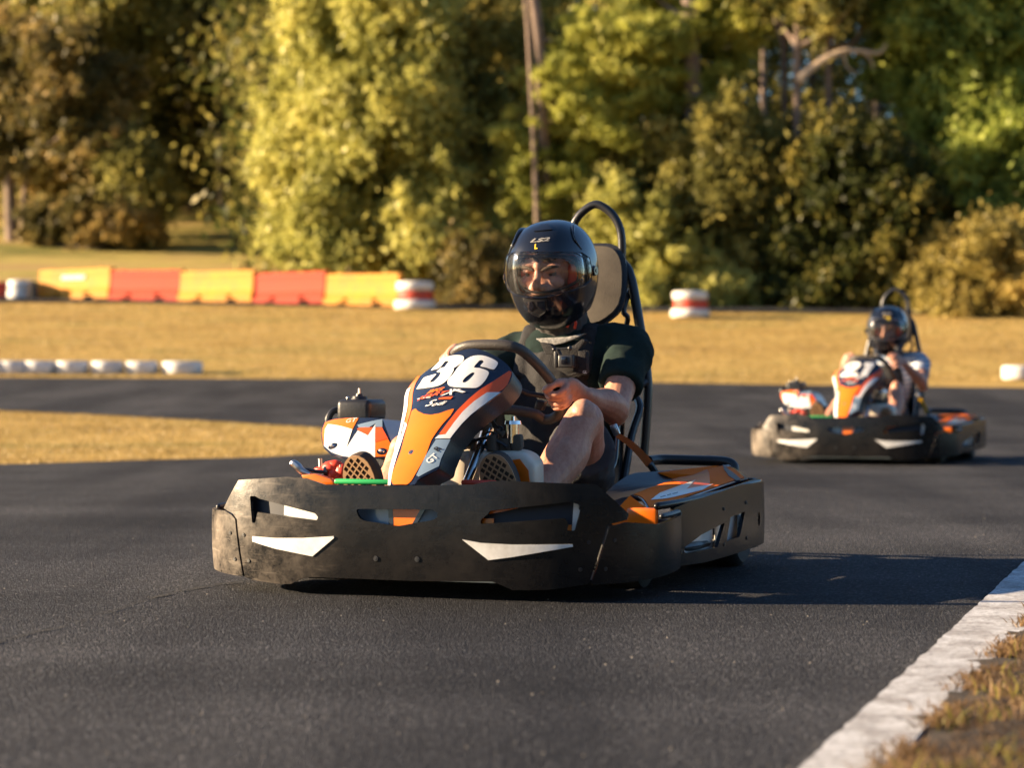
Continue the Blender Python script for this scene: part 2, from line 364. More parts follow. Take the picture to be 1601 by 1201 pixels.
# ---- flat polygons (with holes) cut into strips and wrapped on a curved surface
def strip_cells(polys, ds, rows=None):
    E = []; xs = set()
    for poly in polys:
        n = len(poly)
        for i in range(n):
            a, b = poly[i], poly[(i + 1) % n]; xs.add(round(a[0], 6))
            if abs(a[0] - b[0]) > 1e-6: E.append((a, b) if a[0] < b[0] else (b, a))
    x0, x1 = min(xs), max(xs); k = max(1, int((x1 - x0) / ds))
    for i in range(1, k): xs.add(round(x0 + (x1 - x0) * i / k, 6))
    srt = sorted(xs); X = [srt[0]]
    for x in srt[1:]:
        if x - X[-1] > 2e-5: X.append(x)
    cells = []; marks = {i: set() for i in range(len(X))}
    for i in range(len(X) - 1):
        a, b = X[i], X[i + 1]; m = (a + b) / 2; hits = []
        for p, q in E:
            if p[0] < m < q[0]:
                s = (q[1] - p[1]) / (q[0] - p[0])
                hits.append((p[1] + s * (m - p[0]), p[1] + s * (a - p[0]), p[1] + s * (b - p[0])))
        hits.sort()
        for j in range(0, len(hits) - 1, 2):
            l, h = hits[j], hits[j + 1]
            cells.append((i, l[1], l[2], h[1], h[2]))
            for v in (l[1], h[1]): marks[i].add(round(v, 6))
            for v in (l[2], h[2]): marks[i + 1].add(round(v, 6))
    out = []
    for i, l0, l1, h0, h1 in cells:
        left = sorted([v for v in marks[i] if l0 + 1e-5 < v < h0 - 1e-5]); right = sorted([v for v in marks[i + 1] if l1 + 1e-5 < v < h1 - 1e-5])
        out.append([(X[i], l0), (X[i + 1], l1)] + [(X[i + 1], v) for v in right] + [(X[i + 1], h1), (X[i], h0)] + [(X[i], v) for v in reversed(left)])
    if rows:
        res = []
        for c in out:
            lo = min(p[1] for p in c); hi = max(p[1] for p in c)
            cuts = [r for r in rows if lo + 1e-5 < r < hi - 1e-5]; cur = c
            for r in cuts:
                res.append(clip(cur, r, False)); cur = clip(cur, r, True)
            res.append(cur)
        out = res
    return out
def clip(poly, r, above):
    o = []
    for i in range(len(poly)):
        a, b = poly[i], poly[(i + 1) % len(poly)]
        ia = (a[1] >= r) if above else (a[1] <= r); ib = (b[1] >= r) if above else (b[1] <= r)
        if ia: o.append(a)
        if ia != ib and abs(b[1] - a[1]) > 1e-9:
            t = (r - a[1]) / (b[1] - a[1]); o.append((a[0] + (b[0] - a[0]) * t, r))
    return o
def panel(bm, polys, fn, mi=0, ds=0.03, rows=None, thick=0.0, front=None):
    """thick > 0: shell grown away from `front` (a vector pointing to the outside)"""
    t = bmesh.new()
    for c in strip_cells(polys, ds, rows):
        q = []
        for p in c:
            if not q or abs(p[0] - q[-1][0]) + abs(p[1] - q[-1][1]) > 1e-5: q.append(p)
        if len(q) > 1 and abs(q[0][0] - q[-1][0]) + abs(q[0][1] - q[-1][1]) <= 1e-5: q.pop()
        if len(q) < 3: continue
        try: t.faces.new([t.verts.new(fn(*p)) for p in q])
        except ValueError: pass
    bmesh.ops.remove_doubles(t, verts=t.verts, dist=2e-5)
    bmesh.ops.dissolve_degenerate(t, edges=t.edges[:], dist=1e-6)
    t.normal_update()
    if front is not None and sum((f.normal.dot(Vector(front)) * f.calc_area() for f in t.faces)) < 0:
        bmesh.ops.reverse_faces(t, faces=t.faces[:])
    if thick:
        t.normal_update()
        t.verts.index_update(); nv = {v: v.normal.copy() for v in t.verts}
        be = [(e.verts[0], e.verts[1], e.link_faces[0]) for e in t.edges if len(e.link_faces) == 1]
        fs = t.faces[:]
        inner = {v: t.verts.new(v.co - nv[v] * thick) for v in t.verts[:]}
        for f in fs:
            try: t.faces.new([inner[v] for v in reversed(f.verts)])
            except ValueError: pass
        for a, b, f in be:
            vs = list(f.verts); i = vs.index(a)
            if vs[(i + 1) % len(vs)] != b: a, b = b, a
            try: t.faces.new([b, a, inner[a], inner[b]])
            except ValueError: pass
    join(bm, t, mi)
def rounded(poly, r, k=3):
    """round the corners of a 2-d polygon"""
    out = []; n = len(poly)
    for i in range(n):
        p = Vector(poly[i]); a = Vector(poly[i - 1]) - p; b = Vector(poly[(i + 1) % n]) - p
        d = min(r, a.length * 0.45, b.length * 0.45)
        if a.length < 1e-9 or b.length < 1e-9: continue
        A = p + a.normalized() * d; B = p + b.normalized() * d
        for j in range(k + 1):
            t = j / k; out.append(tuple(A * (1 - t) ** 2 + p * 2 * t * (1 - t) + B * t * t))
    return out
def smooth2(poly, k=4):
    return [(p.x, p.y) for p in smooth_path([(a, b, 0) for a, b in poly], k, True)]

def text_mesh(s, size=1.0, shear=0.0, bold=0.0):
    c = bpy.data.curves.new('t', 'FONT'); c.body = s; c.size = size; c.shear = shear; c.offset = bold; c.align_x = 'CENTER'; c.align_y = 'CENTER'
    c.resolution_u = 3
    o = bpy.data.objects.new('t', c); COL.objects.link(o)
    dg = bpy.context.evaluated_depsgraph_get(); me = bpy.data.meshes.new_from_object(o.evaluated_get(dg))
    vs = [tuple(v.co) for v in me.vertices]; fs = [tuple(p.vertices) for p in me.polygons]
    bpy.data.objects.remove(o); bpy.data.curves.remove(c); bpy.data.meshes.remove(me)
    return vs, fs
def text(bm, s, fn, c, size, ang=0, shear=0.0, bold=0.0, mi=0, sx=1.0):
    """letters laid on a surface: fn maps the 2-d point to 3-d"""
    vs, fs = text_mesh(s, size, shear, bold); ca, sa = cos(ang), sin(ang)
    V = [bm.verts.new(fn(c[0] + x * sx * ca - y * sa, c[1] + x * sx * sa + y * ca)) for x, y, _ in vs]
    for f in fs:
        try: bm.faces.new([V[i] for i in f]).material_index = mi
        except ValueError: pass

# ------------------------------------------------------------------ a kart's own frame: u to the driver's left, w backwards, z up
class Frame:
    def __init__(s, x, y, yaw):
        s.yaw = radians(yaw); s.o = Vector((x, y, 0)); c, q = cos(s.yaw), sin(s.yaw)
        s.U = Vector((c, -q, 0)); s.W = Vector((q, c, 0)); s.Z = Vector((0, 0, 1))
        p = Vector((0, 0, CH)) - s.o; s.c = Vector((p.dot(s.U), p.dot(s.W), p.z))
    def ray(s, px, py):
        d = Vector(((px - CX) / F, 1, -(py - HZ) / F)); return Vector((d.dot(s.U), d.dot(s.W), d.z))
    def on(s, px, py, u=None, w=None, z=None):
        d = s.ray(px, py)
        t = (u - s.c.x) / d.x if u is not None else (w - s.c.y) / d.y if w is not None else (z - s.c.z) / d.z
        return s.c + d * t
    def hit(s, px, py, fn, t0, t1, n=160):
        d = s.ray(px, py); a = fn(s.c + d * t0); ta = t0; best = (1e9, t0)
        for i in range(1, n + 1):
            tb = t0 + (t1 - t0) * i / n; b = fn(s.c + d * tb)
            if abs(b) < best[0]: best = (abs(b), tb)
            if a * b <= 0:
                for _ in range(30):
                    m = (ta + tb) / 2; v = fn(s.c + d * m)
                    if a * v <= 0: tb = m
                    else: ta = m; a = v
                return s.c + d * ((ta + tb) / 2)
            ta, a = tb, b
        return s.c + d * best[1]
K1 = Frame(-0.305, 6.37, 20); K2 = Frame(2.08, 15.1, 19.5)
def cr(x0, y0, s): return lambda pts: [(x0 + x / s, y0 + y / s) for x, y in pts]

# ------------------------------------------------------------------ terrain, tarmac, kerb line, verge
TK = [(-80, 0), (18, 0), (21, .05), (24, .115), (27, .21), (30, .31), (34, .44), (36, .50), (40, .85), (44, 1.27), (48, 1.70), (52, 1.99), (56, 2.25), (60, 2.62), (66, 3.5), (72, 4.4), (80, 5.6), (92, 7.4), (130, 14.0), (170, 16)]
def gz(x, y):
    for (a, za), (b, zb) in zip(TK, TK[1:]):
        if y <= b: return za + (zb - za) * max(0, y - a) / (b - a)
    return TK[-1][1]
def ground_at(px, py, lim=170):
    dx = (px - CX) / F; dz = -(py - HZ) / F; t = 2.0
    while t < lim:
        if CH + dz * t <= gz(0, t): break
        t += 0.02
    return (dx * t, t)
def at(px, py, y): return Vector(((px - CX) * y / F, y, CH - (py - HZ) * y / F))
ROWS = [float(y) for y in range(-80, 171)]
bm = BM(); panel(bm, [[(-70, -80), (70, -80), (70, 170), (-70, 170)]], lambda x, y: Vector((x, y, gz(x, y) )), 0, 10.0, ROWS, front=(0, 0, 1))
tag(obj('ground', bm, 'grass', smooth=0), kind='structure')
G = lambda *p: [ground_at(*q) for q in p]
def jag(pts, amp, step, seed):
    r = random.Random(seed); out = []
    for a, b in zip(pts, pts[1:]):
        n = max(1, int(math.dist(a, b) / step))
        for i in range(n):
            t = i / n; out.append((a[0] + (b[0] - a[0]) * t + r.uniform(-amp, amp), a[1] + (b[1] - a[1]) * t + r.uniform(-amp, amp)))
    out.append(pts[-1]); return out
far_edge = [(-30, 35.2), (-9, 35.0), (-4, 34.4), (1, 33.2), (3, 32.4), (7, 31.0), (12, 28.5), (30, 22)]
verge = [(0.573, 3.74), (0.883, 4.77), (1.30, 6.15), (2.2, 9.2)]
lift = lambda h: (lambda x, y: Vector((x, y, gz(x, y) + h)))
main = jag([(-30, -14)] + [(-30, 35.2)], 0, 50, 1)[:-1] + jag(far_edge, 0.06, 0.35, 2) + [(30, 10), (9, 10), (2.2 , 9.2)] + verge[::-1][1:] + [(-5, -14)]
main[-1] = (-5, -14)
isl = G((-500, 740), (0, 728), (200, 722), (400, 717), (520, 710), (650, 698), (690, 688), (650, 678), (500, 670), (400, 664), (200, 652), (0, 643), (-500, 625))
isl = jag(isl + [isl[0]], 0.03, 0.2, 3)[:-1]
bm = BM(); panel(bm, [main, isl], lift(0.008), 0, 1.0, ROWS, front=(0, 0, 1))
tag(obj('race_track', bm, 'asphalt', smooth=0), kind='structure')
up = [(-30, 55.8), (-9, 55.0), (-2, 51.6), (3, 50.0), (12, 48.2), (30, 46)]; dn = [(-30, 53.0), (-9, 52.3), (-2, 49.6), (3, 48.2), (12, 46.8), (30, 44)]
bm = BM(); panel(bm, [jag(up, 0.08, 0.5, 4) + jag(dn, 0.08, 0.5, 5)[::-1]], lift(0.03), 0, 1.0, ROWS, front=(0, 0, 1))
tag(obj('upper_track', bm, 'asphalt', smooth=0), kind='structure')
# painted kerb line, its thin companion, and the dry verge
kl = [(-0.44, 0.8), (0.462, 3.74), (1.236, 6.32), (1.596, 7.536), (2.1, 9.2)]; kr = [(-0.25, 0.8), (0.60, 3.74), (0.925, 4.77), (1.36, 6.15), (2.28, 9.2)]
bm = BM(); panel(bm, [jag(kl, 0.003, 0.05, 6) + jag(kr, 0.006, 0.05, 7)[::-1]], lambda x, y: Vector((x, y, 0.016)), 0, 0.05, None, front=(0, 0, 1), thick=0.014)
tag(obj('painted_edge_line', bm, 'paint', smooth=20), kind='structure')
def soil_z(x, y):
    d = (x - (0.60 + (y - 3.74) * 0.3155)); t = min(1, max(0, d / 0.5))
    return 0.004 + 0.045 * t + 0.013 * (noise.noise(Vector((x * 9, y * 9, 0))) + 0.6 * noise.noise(Vector((x * 30, y * 30, 3)))) * min(1, max(0, d / 0.1) + 0.3) + 0.012
bm = BM()
vl = jag([(x - 0.02, y) for x, y in kr], 0.03, 0.06, 8); panel(bm, [vl + [(9, 10), (9, 0.8)]], lambda x, y: Vector((x, y, soil_z(x, y))), 0, 0.04, [0.8 + 0.05 * i for i in range(180)], front=(0, 0, 1))
tag(obj('verge_ground', bm, 'soil'), kind='structure')
# loose grit and rubber crumbs
bm = BM(); rg_ = random.Random(31)
for _ in range(700):
    y = 3.2 + 9 * rg_.random() ** 1.3; x = rg_.uniform(-.22, .22) * y
    if x > 0.45 + (y - 3.74) * .3: continue
    r_ = rg_.choice((.0012, .0016, .0022, .003)); a = rg_.uniform(0, 6.28); c_ = Vector((x, y, .008)); mi = rg_.choice((0, 0, 1))
    vs = [bm.verts.new(c_ + Vector((r_ * rg_.uniform(.6, 1.4) * cos(a + k), r_ * rg_.uniform(.6, 1.4) * sin(a + k), 0))) for k in (0, 1.6, 3.1, 4.7)]; t_ = bm.verts.new(c_ + Vector((0, 0, r_ * 1.1)))
    for k in range(4): bm.faces.new([vs[k], vs[(k + 1) % 4], t_]).material_index = mi
M['grit'] = mat('pale_grit', (0.17, 0.155, 0.14), 0.9)
tag(obj('track_grit', bm, ['grit', 'tyre'], smooth=0), kind='stuff')
# a thin crack wandering over the tarmac from the left towards the kart
ck = [ground_at(*p) for p in ((-60, 1022), (0, 1012), (60, 996), (120, 980), (180, 962), (240, 941), (300, 926), (380, 915))]
ck = jag(ck, 0.012, 0.05, 11); wd = [0.006 + 0.036 * abs(noise.noise(Vector((i * 0.7, 0, 0)))) for i in range(len(ck))]
ck = sorted(ck); bm = BM(); panel(bm, [[(x, y + w) for (x, y), w in zip(ck, wd)] + [(x, y - w) for (x, y), w in zip(ck, wd)][::-1]], lambda x, y: Vector((x, y, 0.0115)), 0, 0.5, None, front=(0, 0, 1))
M['crack'] = mat('crack_shadow_fill', (0.012, 0.012, 0.013), 0.95)
tag(obj('tarmac_crack', bm, 'crack', smooth=0), kind='structure')

def blades(name, pts, mats, hmin, hmax, width, seed, lean=0.6):
    r = np.random.RandomState(seed); P = np.array(pts); n = len(P); a = r.uniform(0, 2 * pi, n); h = r.uniform(hmin, hmax, n); l = r.uniform(0.2, 1, n) * lean * h
    la = r.uniform(0, 2 * pi, n); w = width * r.uniform(0.6, 1.3, n)
    dx = np.cos(a) * w; dy = np.sin(a) * w; lx = np.cos(la) * l; ly = np.sin(la) * l
    V = np.stack([np.stack([P[:, 0] - dx, P[:, 1] - dy, P[:, 2]], 1), np.stack([P[:, 0] + dx, P[:, 1] + dy, P[:, 2]], 1),
                  np.stack([P[:, 0] + dx * .7 + lx * .35, P[:, 1] + dy * .7 + ly * .35, P[:, 2] + h * .6], 1), np.stack([P[:, 0] - dx * .7 + lx * .35, P[:, 1] - dy * .7 + ly * .35, P[:, 2] + h * .6], 1),
                  np.stack([P[:, 0] + lx, P[:, 1] + ly, P[:, 2] + h], 1)], 1).reshape(-1, 3)
    i = np.arange(n) * 5; me = bpy.data.meshes.new(name)
    faces = np.empty((n, 7), int); faces[:, 0] = i; faces[:, 1] = i + 1; faces[:, 2] = i + 2; faces[:, 3] = i + 3; faces[:, 4] = i + 3; faces[:, 5] = i + 2; faces[:, 6] = i + 4
    me.vertices.add(len(V)); me.vertices.foreach_set('co', V.ravel()); me.loops.add(n * 7); me.loops.foreach_set('vertex_index', faces.ravel())
    me.polygons.add(2 * n); ls = np.empty((n, 2), int); ls[:, 0] = np.arange(n) * 7; ls[:, 1] = ls[:, 0] + 4; me.polygons.foreach_set('loop_start', ls.ravel())
    me.update(calc_edges=True); o = bpy.data.objects.new(name, me); COL.objects.link(o); finish(o, mats, 0); return o
rr = random.Random(21)
pv = []
for _ in range(20000):
    y = rr.uniform(3.2, 8.5); d = abs(rr.gauss(0, 0.5)); x = 0.63 + (y - 3.74) * 0.3155 + d - 0.01
    if noise.noise(Vector((x * 5, y * 5, 1))) + 0.35 * noise.noise(Vector((x * 17, y * 17, 1))) > 0.10: pv.append((x, y, soil_z(x, y) - 0.004))
tag(blades('verge_grass', pv[::3] + pv[1::3], 'blade_brown', 0.010, 0.040, 0.0016, 3, 1.3), kind='stuff')
ps = []
for _ in range(30000):
    y = rr.uniform(3.2, 8.5); x = 0.66 + (y - 3.74) * 0.3155 + abs(rr.gauss(0, .45)); ps.append((x, y, soil_z(x, y) - .001))
tag(blades('verge_straw', ps, 'blade_brown', 0.004, 0.012, 0.0013, 14, 4.5), kind='stuff')
tag(blades('verge_green_grass', pv[2::3], 'blade_green', 0.012, 0.045, 0.0016, 13, 1.0), kind='stuff')
pl = []
for _ in range(7000):
    y = rr.uniform(3.2, 8.2); x = 0.60 + (y - 3.74) * 0.3155 + rr.gauss(0.02, 0.025)
    if noise.noise(Vector((y * 6, x * 3, 7))) > 0.05: pl.append((x, y, 0.014))
tag(blades('dead_grass_litter', pl, 'blade_brown', 0.006, 0.028, 0.002, 4, 2.2), kind='stuff')
# grass tufts along the far tarmac edge and over the island and the bank, only a few centimetres tall
pb = []
for _ in range(60000):
    y = 33 + 19 * rr.random(); x = rr.uniform(-0.23, 0.23) * y; pb.append((x, y, gz(x, y) - 0.01))
pb = [p for p in pb if p[1] > np.interp(p[0], [q[0] for q in far_edge], [q[1] for q in far_edge]) + 0.05 and p[1] < np.interp(p[0], [q[0] for q in dn], [q[1] for q in dn])]
tag(blades('bank_grass', pb, 'blade', 0.015, 0.05, 0.010, 5), kind='stuff')
def inside(p, poly):
    c = False; j = len(poly) - 1
    for i in range(len(poly)):
        a, b = poly[i], poly[j]
        if (a[1] > p[1]) != (b[1] > p[1]) and p[0] < (b[0] - a[0]) * (p[1] - a[1]) / (b[1] - a[1]) + a[0]: c = not c
        j = i
    return c
pi_ = []
for _ in range(60000):
    p = (rr.uniform(-6.5, -0.3), rr.uniform(14, 30))
    if inside(p, isl): pi_.append((*p, gz(*p) - 0.004))
tag(blades('island_grass', pi_, 'blade', 0.01, 0.035, 0.004, 6), kind='stuff')

# ------------------------------------------------------------------ the go-kart
BC = smooth_path([(-.665, .40, 0), (-.665, .30, 0), (-.65, .22, 0), (-.61, .15, 0), (-.55, .09, 0), (-.47, .05, 0), (-.35, .02, 0), (-.2, .004, 0), (0, 0, 0),
                  (.2, .004, 0), (.35, .02, 0), (.47, .05, 0), (.55, .09, 0), (.61, .15, 0), (.65, .22, 0), (.665, .30, 0), (.665, .40, 0)], 8)
PC = smooth_path([(.630, .33, 0), (.652, .42, 0), (.668, .55, 0), (.685, .75, 0), (.698, .98, 0), (.702, 1.14, 0), (.694, 1.20, 0), (.665, 1.24, 0), (.60, 1.26, 0)], 6)
class Wrap:
    """plan curve with arc length s; a point of the wall is (s, z)"""
    def __init__(s, pts, mid=None, tuck=0.0, zc=0.17):
        s.p = [Vector((q.x, q.y)) for q in pts]; s.s = [0.0]
        for a, b in zip(s.p, s.p[1:]): s.s.append(s.s[-1] + (b - a).length)
        o = s.s[len(pts) // 2] if mid is None else mid
        s.s = [v - o for v in s.s]; s.tuck = tuck; s.zc = zc
    def pos(s, t, z, off=0.0):
        i = min(max(int(np.searchsorted(s.s, t)) - 1, 0), len(s.p) - 2)
        a, b = s.p[i], s.p[i + 1]; k = (t - s.s[i]) / (s.s[i + 1] - s.s[i]); q = a + (b - a) * k
        def nn(j):
            j0 = max(j - 1, 0); j1 = min(j + 1, len(s.p) - 1); d = (s.p[j1] - s.p[j0]).normalized(); return Vector((d.y, -d.x))
        n = (nn(i) * (1 - k) + nn(i + 1) * k).normalized(); o = off - s.tuck * ((z - s.zc) / 0.15) ** 2
        return Vector((q.x + n.x * o, q.y + n.y * o, z))
    def inv(s, K, px, py):
        d = K.ray(px, py); best = None
        for i in range(len(s.p) - 1):
            a, b = s.p[i], s.p[i + 1]; e = b - a; den = d.x * e.y - d.y * e.x
            if abs(den) < 1e-9: continue
            t = ((a.x - K.c.x) * e.y - (a.y - K.c.y) * e.x) / den; k = ((a.x - K.c.x) * d.y - (a.y - K.c.y) * d.x) / den
            if -0.001 <= k <= 1.001 and (best is None or t < best[0]): best = (t, s.s[i] + (s.s[i + 1] - s.s[i]) * k)
        if best is None:   # past the silhouette: nearest point seen from the camera
            j = min(range(len(s.p)), key=lambda i: abs((s.p[i].x - K.c.x) * d.y - (s.p[i].y - K.c.y) * d.x))
            best = ((s.p[j].y - K.c.y) / d.y, s.s[j])
        return (best[1], CH + d.z * best[0])
BW = Wrap(BC, None, 0.010); PW = Wrap(PC, 0.0, 0.006, 0.17)
def tr(W, pts): return [W.inv(K1, *p) for p in pts]
c3 = cr(320, 700, 3.6386); c4 = cr(720, 700, 3.0788); c2 = cr(440, 520, 4.0025); c2b = cr(440, 610, 7.277); cn = cr(630, 530, 7.505); c6 = cr(680, 600, 7.065)

bump_out = tr(BW, [(380, 903), (394, 908), (430, 913.5), (452, 914), (468, 906), (485, 903), (567, 906), (640, 909), (720, 910), (769, 910), (785, 917), (801, 924), (860, 923), (921, 914),
                   (950, 821), (981, 813), (984, 804), (934, 758), (785, 752), (765, 753), (738, 758), (620, 760), (505, 758), (475, 748), (445, 746), (369, 751), (349, 795), (363, 803), (370, 812)])
slot_l = rounded(tr(BW, [(389, 776), (397, 776), (404, 780), (450, 792), (492, 803), (497, 809), (495, 814), (450, 808), (402, 801), (399, 818), (394, 818)]), 0.004)
slot_r = rounded(tr(BW, [(751, 813.6), (762, 804.5), (765.5, 799), (892, 785), (905, 789), (907.7, 797.4), (898.6, 830.5), (886, 830), (889, 821.8), (884, 810.4), (772, 818.5), (751, 819.5)]), 0.004)
slot_c = rounded(tr(BW, [(556, 797.5), (562, 796), (674, 797), (684, 803), (683, 810), (674, 814), (650, 818), (622, 823), (608, 821), (567, 814), (560, 808.5)]), 0.006)
wing_l = tr(BW, [(395.5, 838.7), (430, 841.5), (474, 841.5), (522, 838.7), (523, 841.5), (489, 870.3), (430, 858), (395.5, 847)])
wing_r = tr(BW, [(723, 843.8), (752.5, 849.4), (801, 852), (895, 851.3), (896, 855), (801, 871.4), (764, 876.3)])
tab_r = tr(BW, [(925, 915), (985, 911), (1030, 903), (1053, 893), (1054, 808), (1045, 815), (1030, 820), (981, 817), (953, 824)])
tab_r = [(max(tab_r[0][0], s), z) for s, z in tab_r]
TABE = BW.s[-1] - 0.005
tab_r = tab_r[:3] + [(TABE, tab_r[3][1]), (TABE, tab_r[4][1])] + tab_r[5:]
tab_l = tr(BW, [(378, 902), (342, 893), (342, 800), (352, 799), (362, 805), (368, 812)])
tab_l = [tab_l[0], (-TABE, tab_l[1][1] + .01), (-TABE, tab_l[2][1]), tab_l[3], tab_l[4], tab_l[5]]

# fairing surface: an inclined plane bent back to both sides
FP = Vector((0, .136, .31)); FD = Vector((0, .747, .665)); FN = Vector((0, -.665, .747)); FB = 2.0
def fair(u, t, off=0.0): return FP + FD * t + Vector((u, 0, 0)) + FN * (off - FB * u * u) + Vector((1, 0, 0)) * off * 2 * FB * u
def fair_inv(px, py):
    p = K1.hit(px, py, lambda q: (q - FP).dot(FN) + FB * q.x * q.x, 6.2, 7.3); return (p.x, (p - FP).dot(FD))
# engine cover surface
EP = Vector((-.43, .74, .345)); ED = Vector((0, .72, .694)); EN = Vector((0, -.694, .72)); EB = 1.1
def ecov(u, t, off=0.0): x = u + .43; return EP + ED * t + Vector((x, 0, 0)) + EN * (off - EB * x * x - 0.9 * max(0, t - .10) ** 2)
def ecov_inv(px, py):
    def g(q):
        t = (q - EP).dot(ED); x = q.x + .43; return (q - EP).dot(EN) + EB * x * x + 0.9 * max(0, t - .10) ** 2
    p = K1.hit(px, py, g, 6.7, 7.8); return (p.x, (p - EP).dot(ED))
# steering wheel plane
SWN = Vector((0, .637, .771)); SWP = Vector((0, .79, .59))
def on_wheel(px, py, off=0.0): return K1.hit(px, py, lambda q: (q - SWP).dot(SWN) - off, 6.3, 8)

def shell_skirt(bm, outline, fn, vec, mi, taper=0.0):
    """side wall of a shell: outline on the surface swept along vec"""
    o = [fn(*p) for p in outline]; c = sum(o, Vector()) / len(o); v = Vector(vec); n = len(o)
    A = [bm.verts.new(p) for p in o]; B = [bm.verts.new(p + v + (c - p) * taper) for p in o]
    for i in range(n): bm.faces.new([A[i], A[(i + 1) % n], B[(i + 1) % n], B[i]]).material_index = mi
def slab(bm, pts3, vec, mi=0, bevel=0.0, seg=2):
    t = bmesh.new(); v = Vector(vec); A = [t.verts.new(p) for p in pts3]; B = [t.verts.new(p + v) for p in pts3]; n = len(A)
    t.faces.new(A); t.faces.new(B[::-1])
    for i in range(n): t.faces.new([A[i], B[i], B[(i + 1) % n], A[(i + 1) % n]])
    bmesh.ops.recalc_face_normals(t, faces=t.faces)
    if bevel: bmesh.ops.bevel(t, geom=t.edges[:], offset=bevel, segments=seg, affect='EDGES', profile=0.5)
    bmesh.ops.triangulate(t, faces=[f for f in t.faces if len(f.verts) > 4]); join(bm, t, mi)
def bolt(bm, p, n, r=0.006, mi=0):
    n = Vector(n).normalized(); cyl(bm, p - n * .002, p + n * .0025, r, r * .8, 14, mi); cyl(bm, p + n * .0025, p + n * .0032, r * .45, r * .4, 6, mi)

FACE = [(611, 759), (613, 747), (615, 737), (622, 712), (630, 688.5), (638, 663), (644.7, 640.6), (647.3, 626), (647.3, 615), (651.3, 599), (658, 587), (674, 575), (694, 562), (712.6, 551), (728.6, 546), (744.6, 545), (760.6, 550), (776.6, 558), (790, 567), (799, 576.6), (801.5, 586), (797, 598), (783, 615), (764.6, 628.6), (736.6, 650), (723, 663), (712.6, 676.6), (703, 688.6), (690, 720), (687.5, 732.5), (652.5, 750), (649, 759)]
LEFT = [(607, 759), (609, 735), (618, 702), (626, 672), (632, 640), (634, 620), (640, 605), (653, 589)]       # outer silhouette of the left flank
HELM = {}
HI = [K1.on(px, py, u=u) for px, py, u in ((985, 775, .49), (1020, 761, .46), (1060, 748, .44), (1100, 735, .44), (1128, 727, .46))]
def proj(K, p):
    w = K.o + K.U * p.x + K.W * p.y; return (CX + F * w.x / w.y, HZ + F * (CH - p.z) / w.y)
def bw_px(bw, px, py):
    best = None
    for i in range(41):
        for j in range(21):
            x, y = proj(K1, bw(i / 40, j / 20)); e = (x - px) ** 2 + (y - py) ** 2
            if best is None or e < best[0]: best = (e, i / 40, j / 20)
    a, b = best[1:]; h = .0125
    for _ in range(7):
        c = [((proj(K1, bw(min(.999, max(0, a + i * h)), min(1, max(0, b + j * h)))), min(.999, max(0, a + i * h)), min(1, max(0, b + j * h)))) for i in (-1, 0, 1) for j in (-1, 0, 1)]
        q = min(c, key=lambda q: (q[0][0] - px) ** 2 + (q[0][1] - py) ** 2); a, b = q[1:]; h *= .6
    return (a, b)
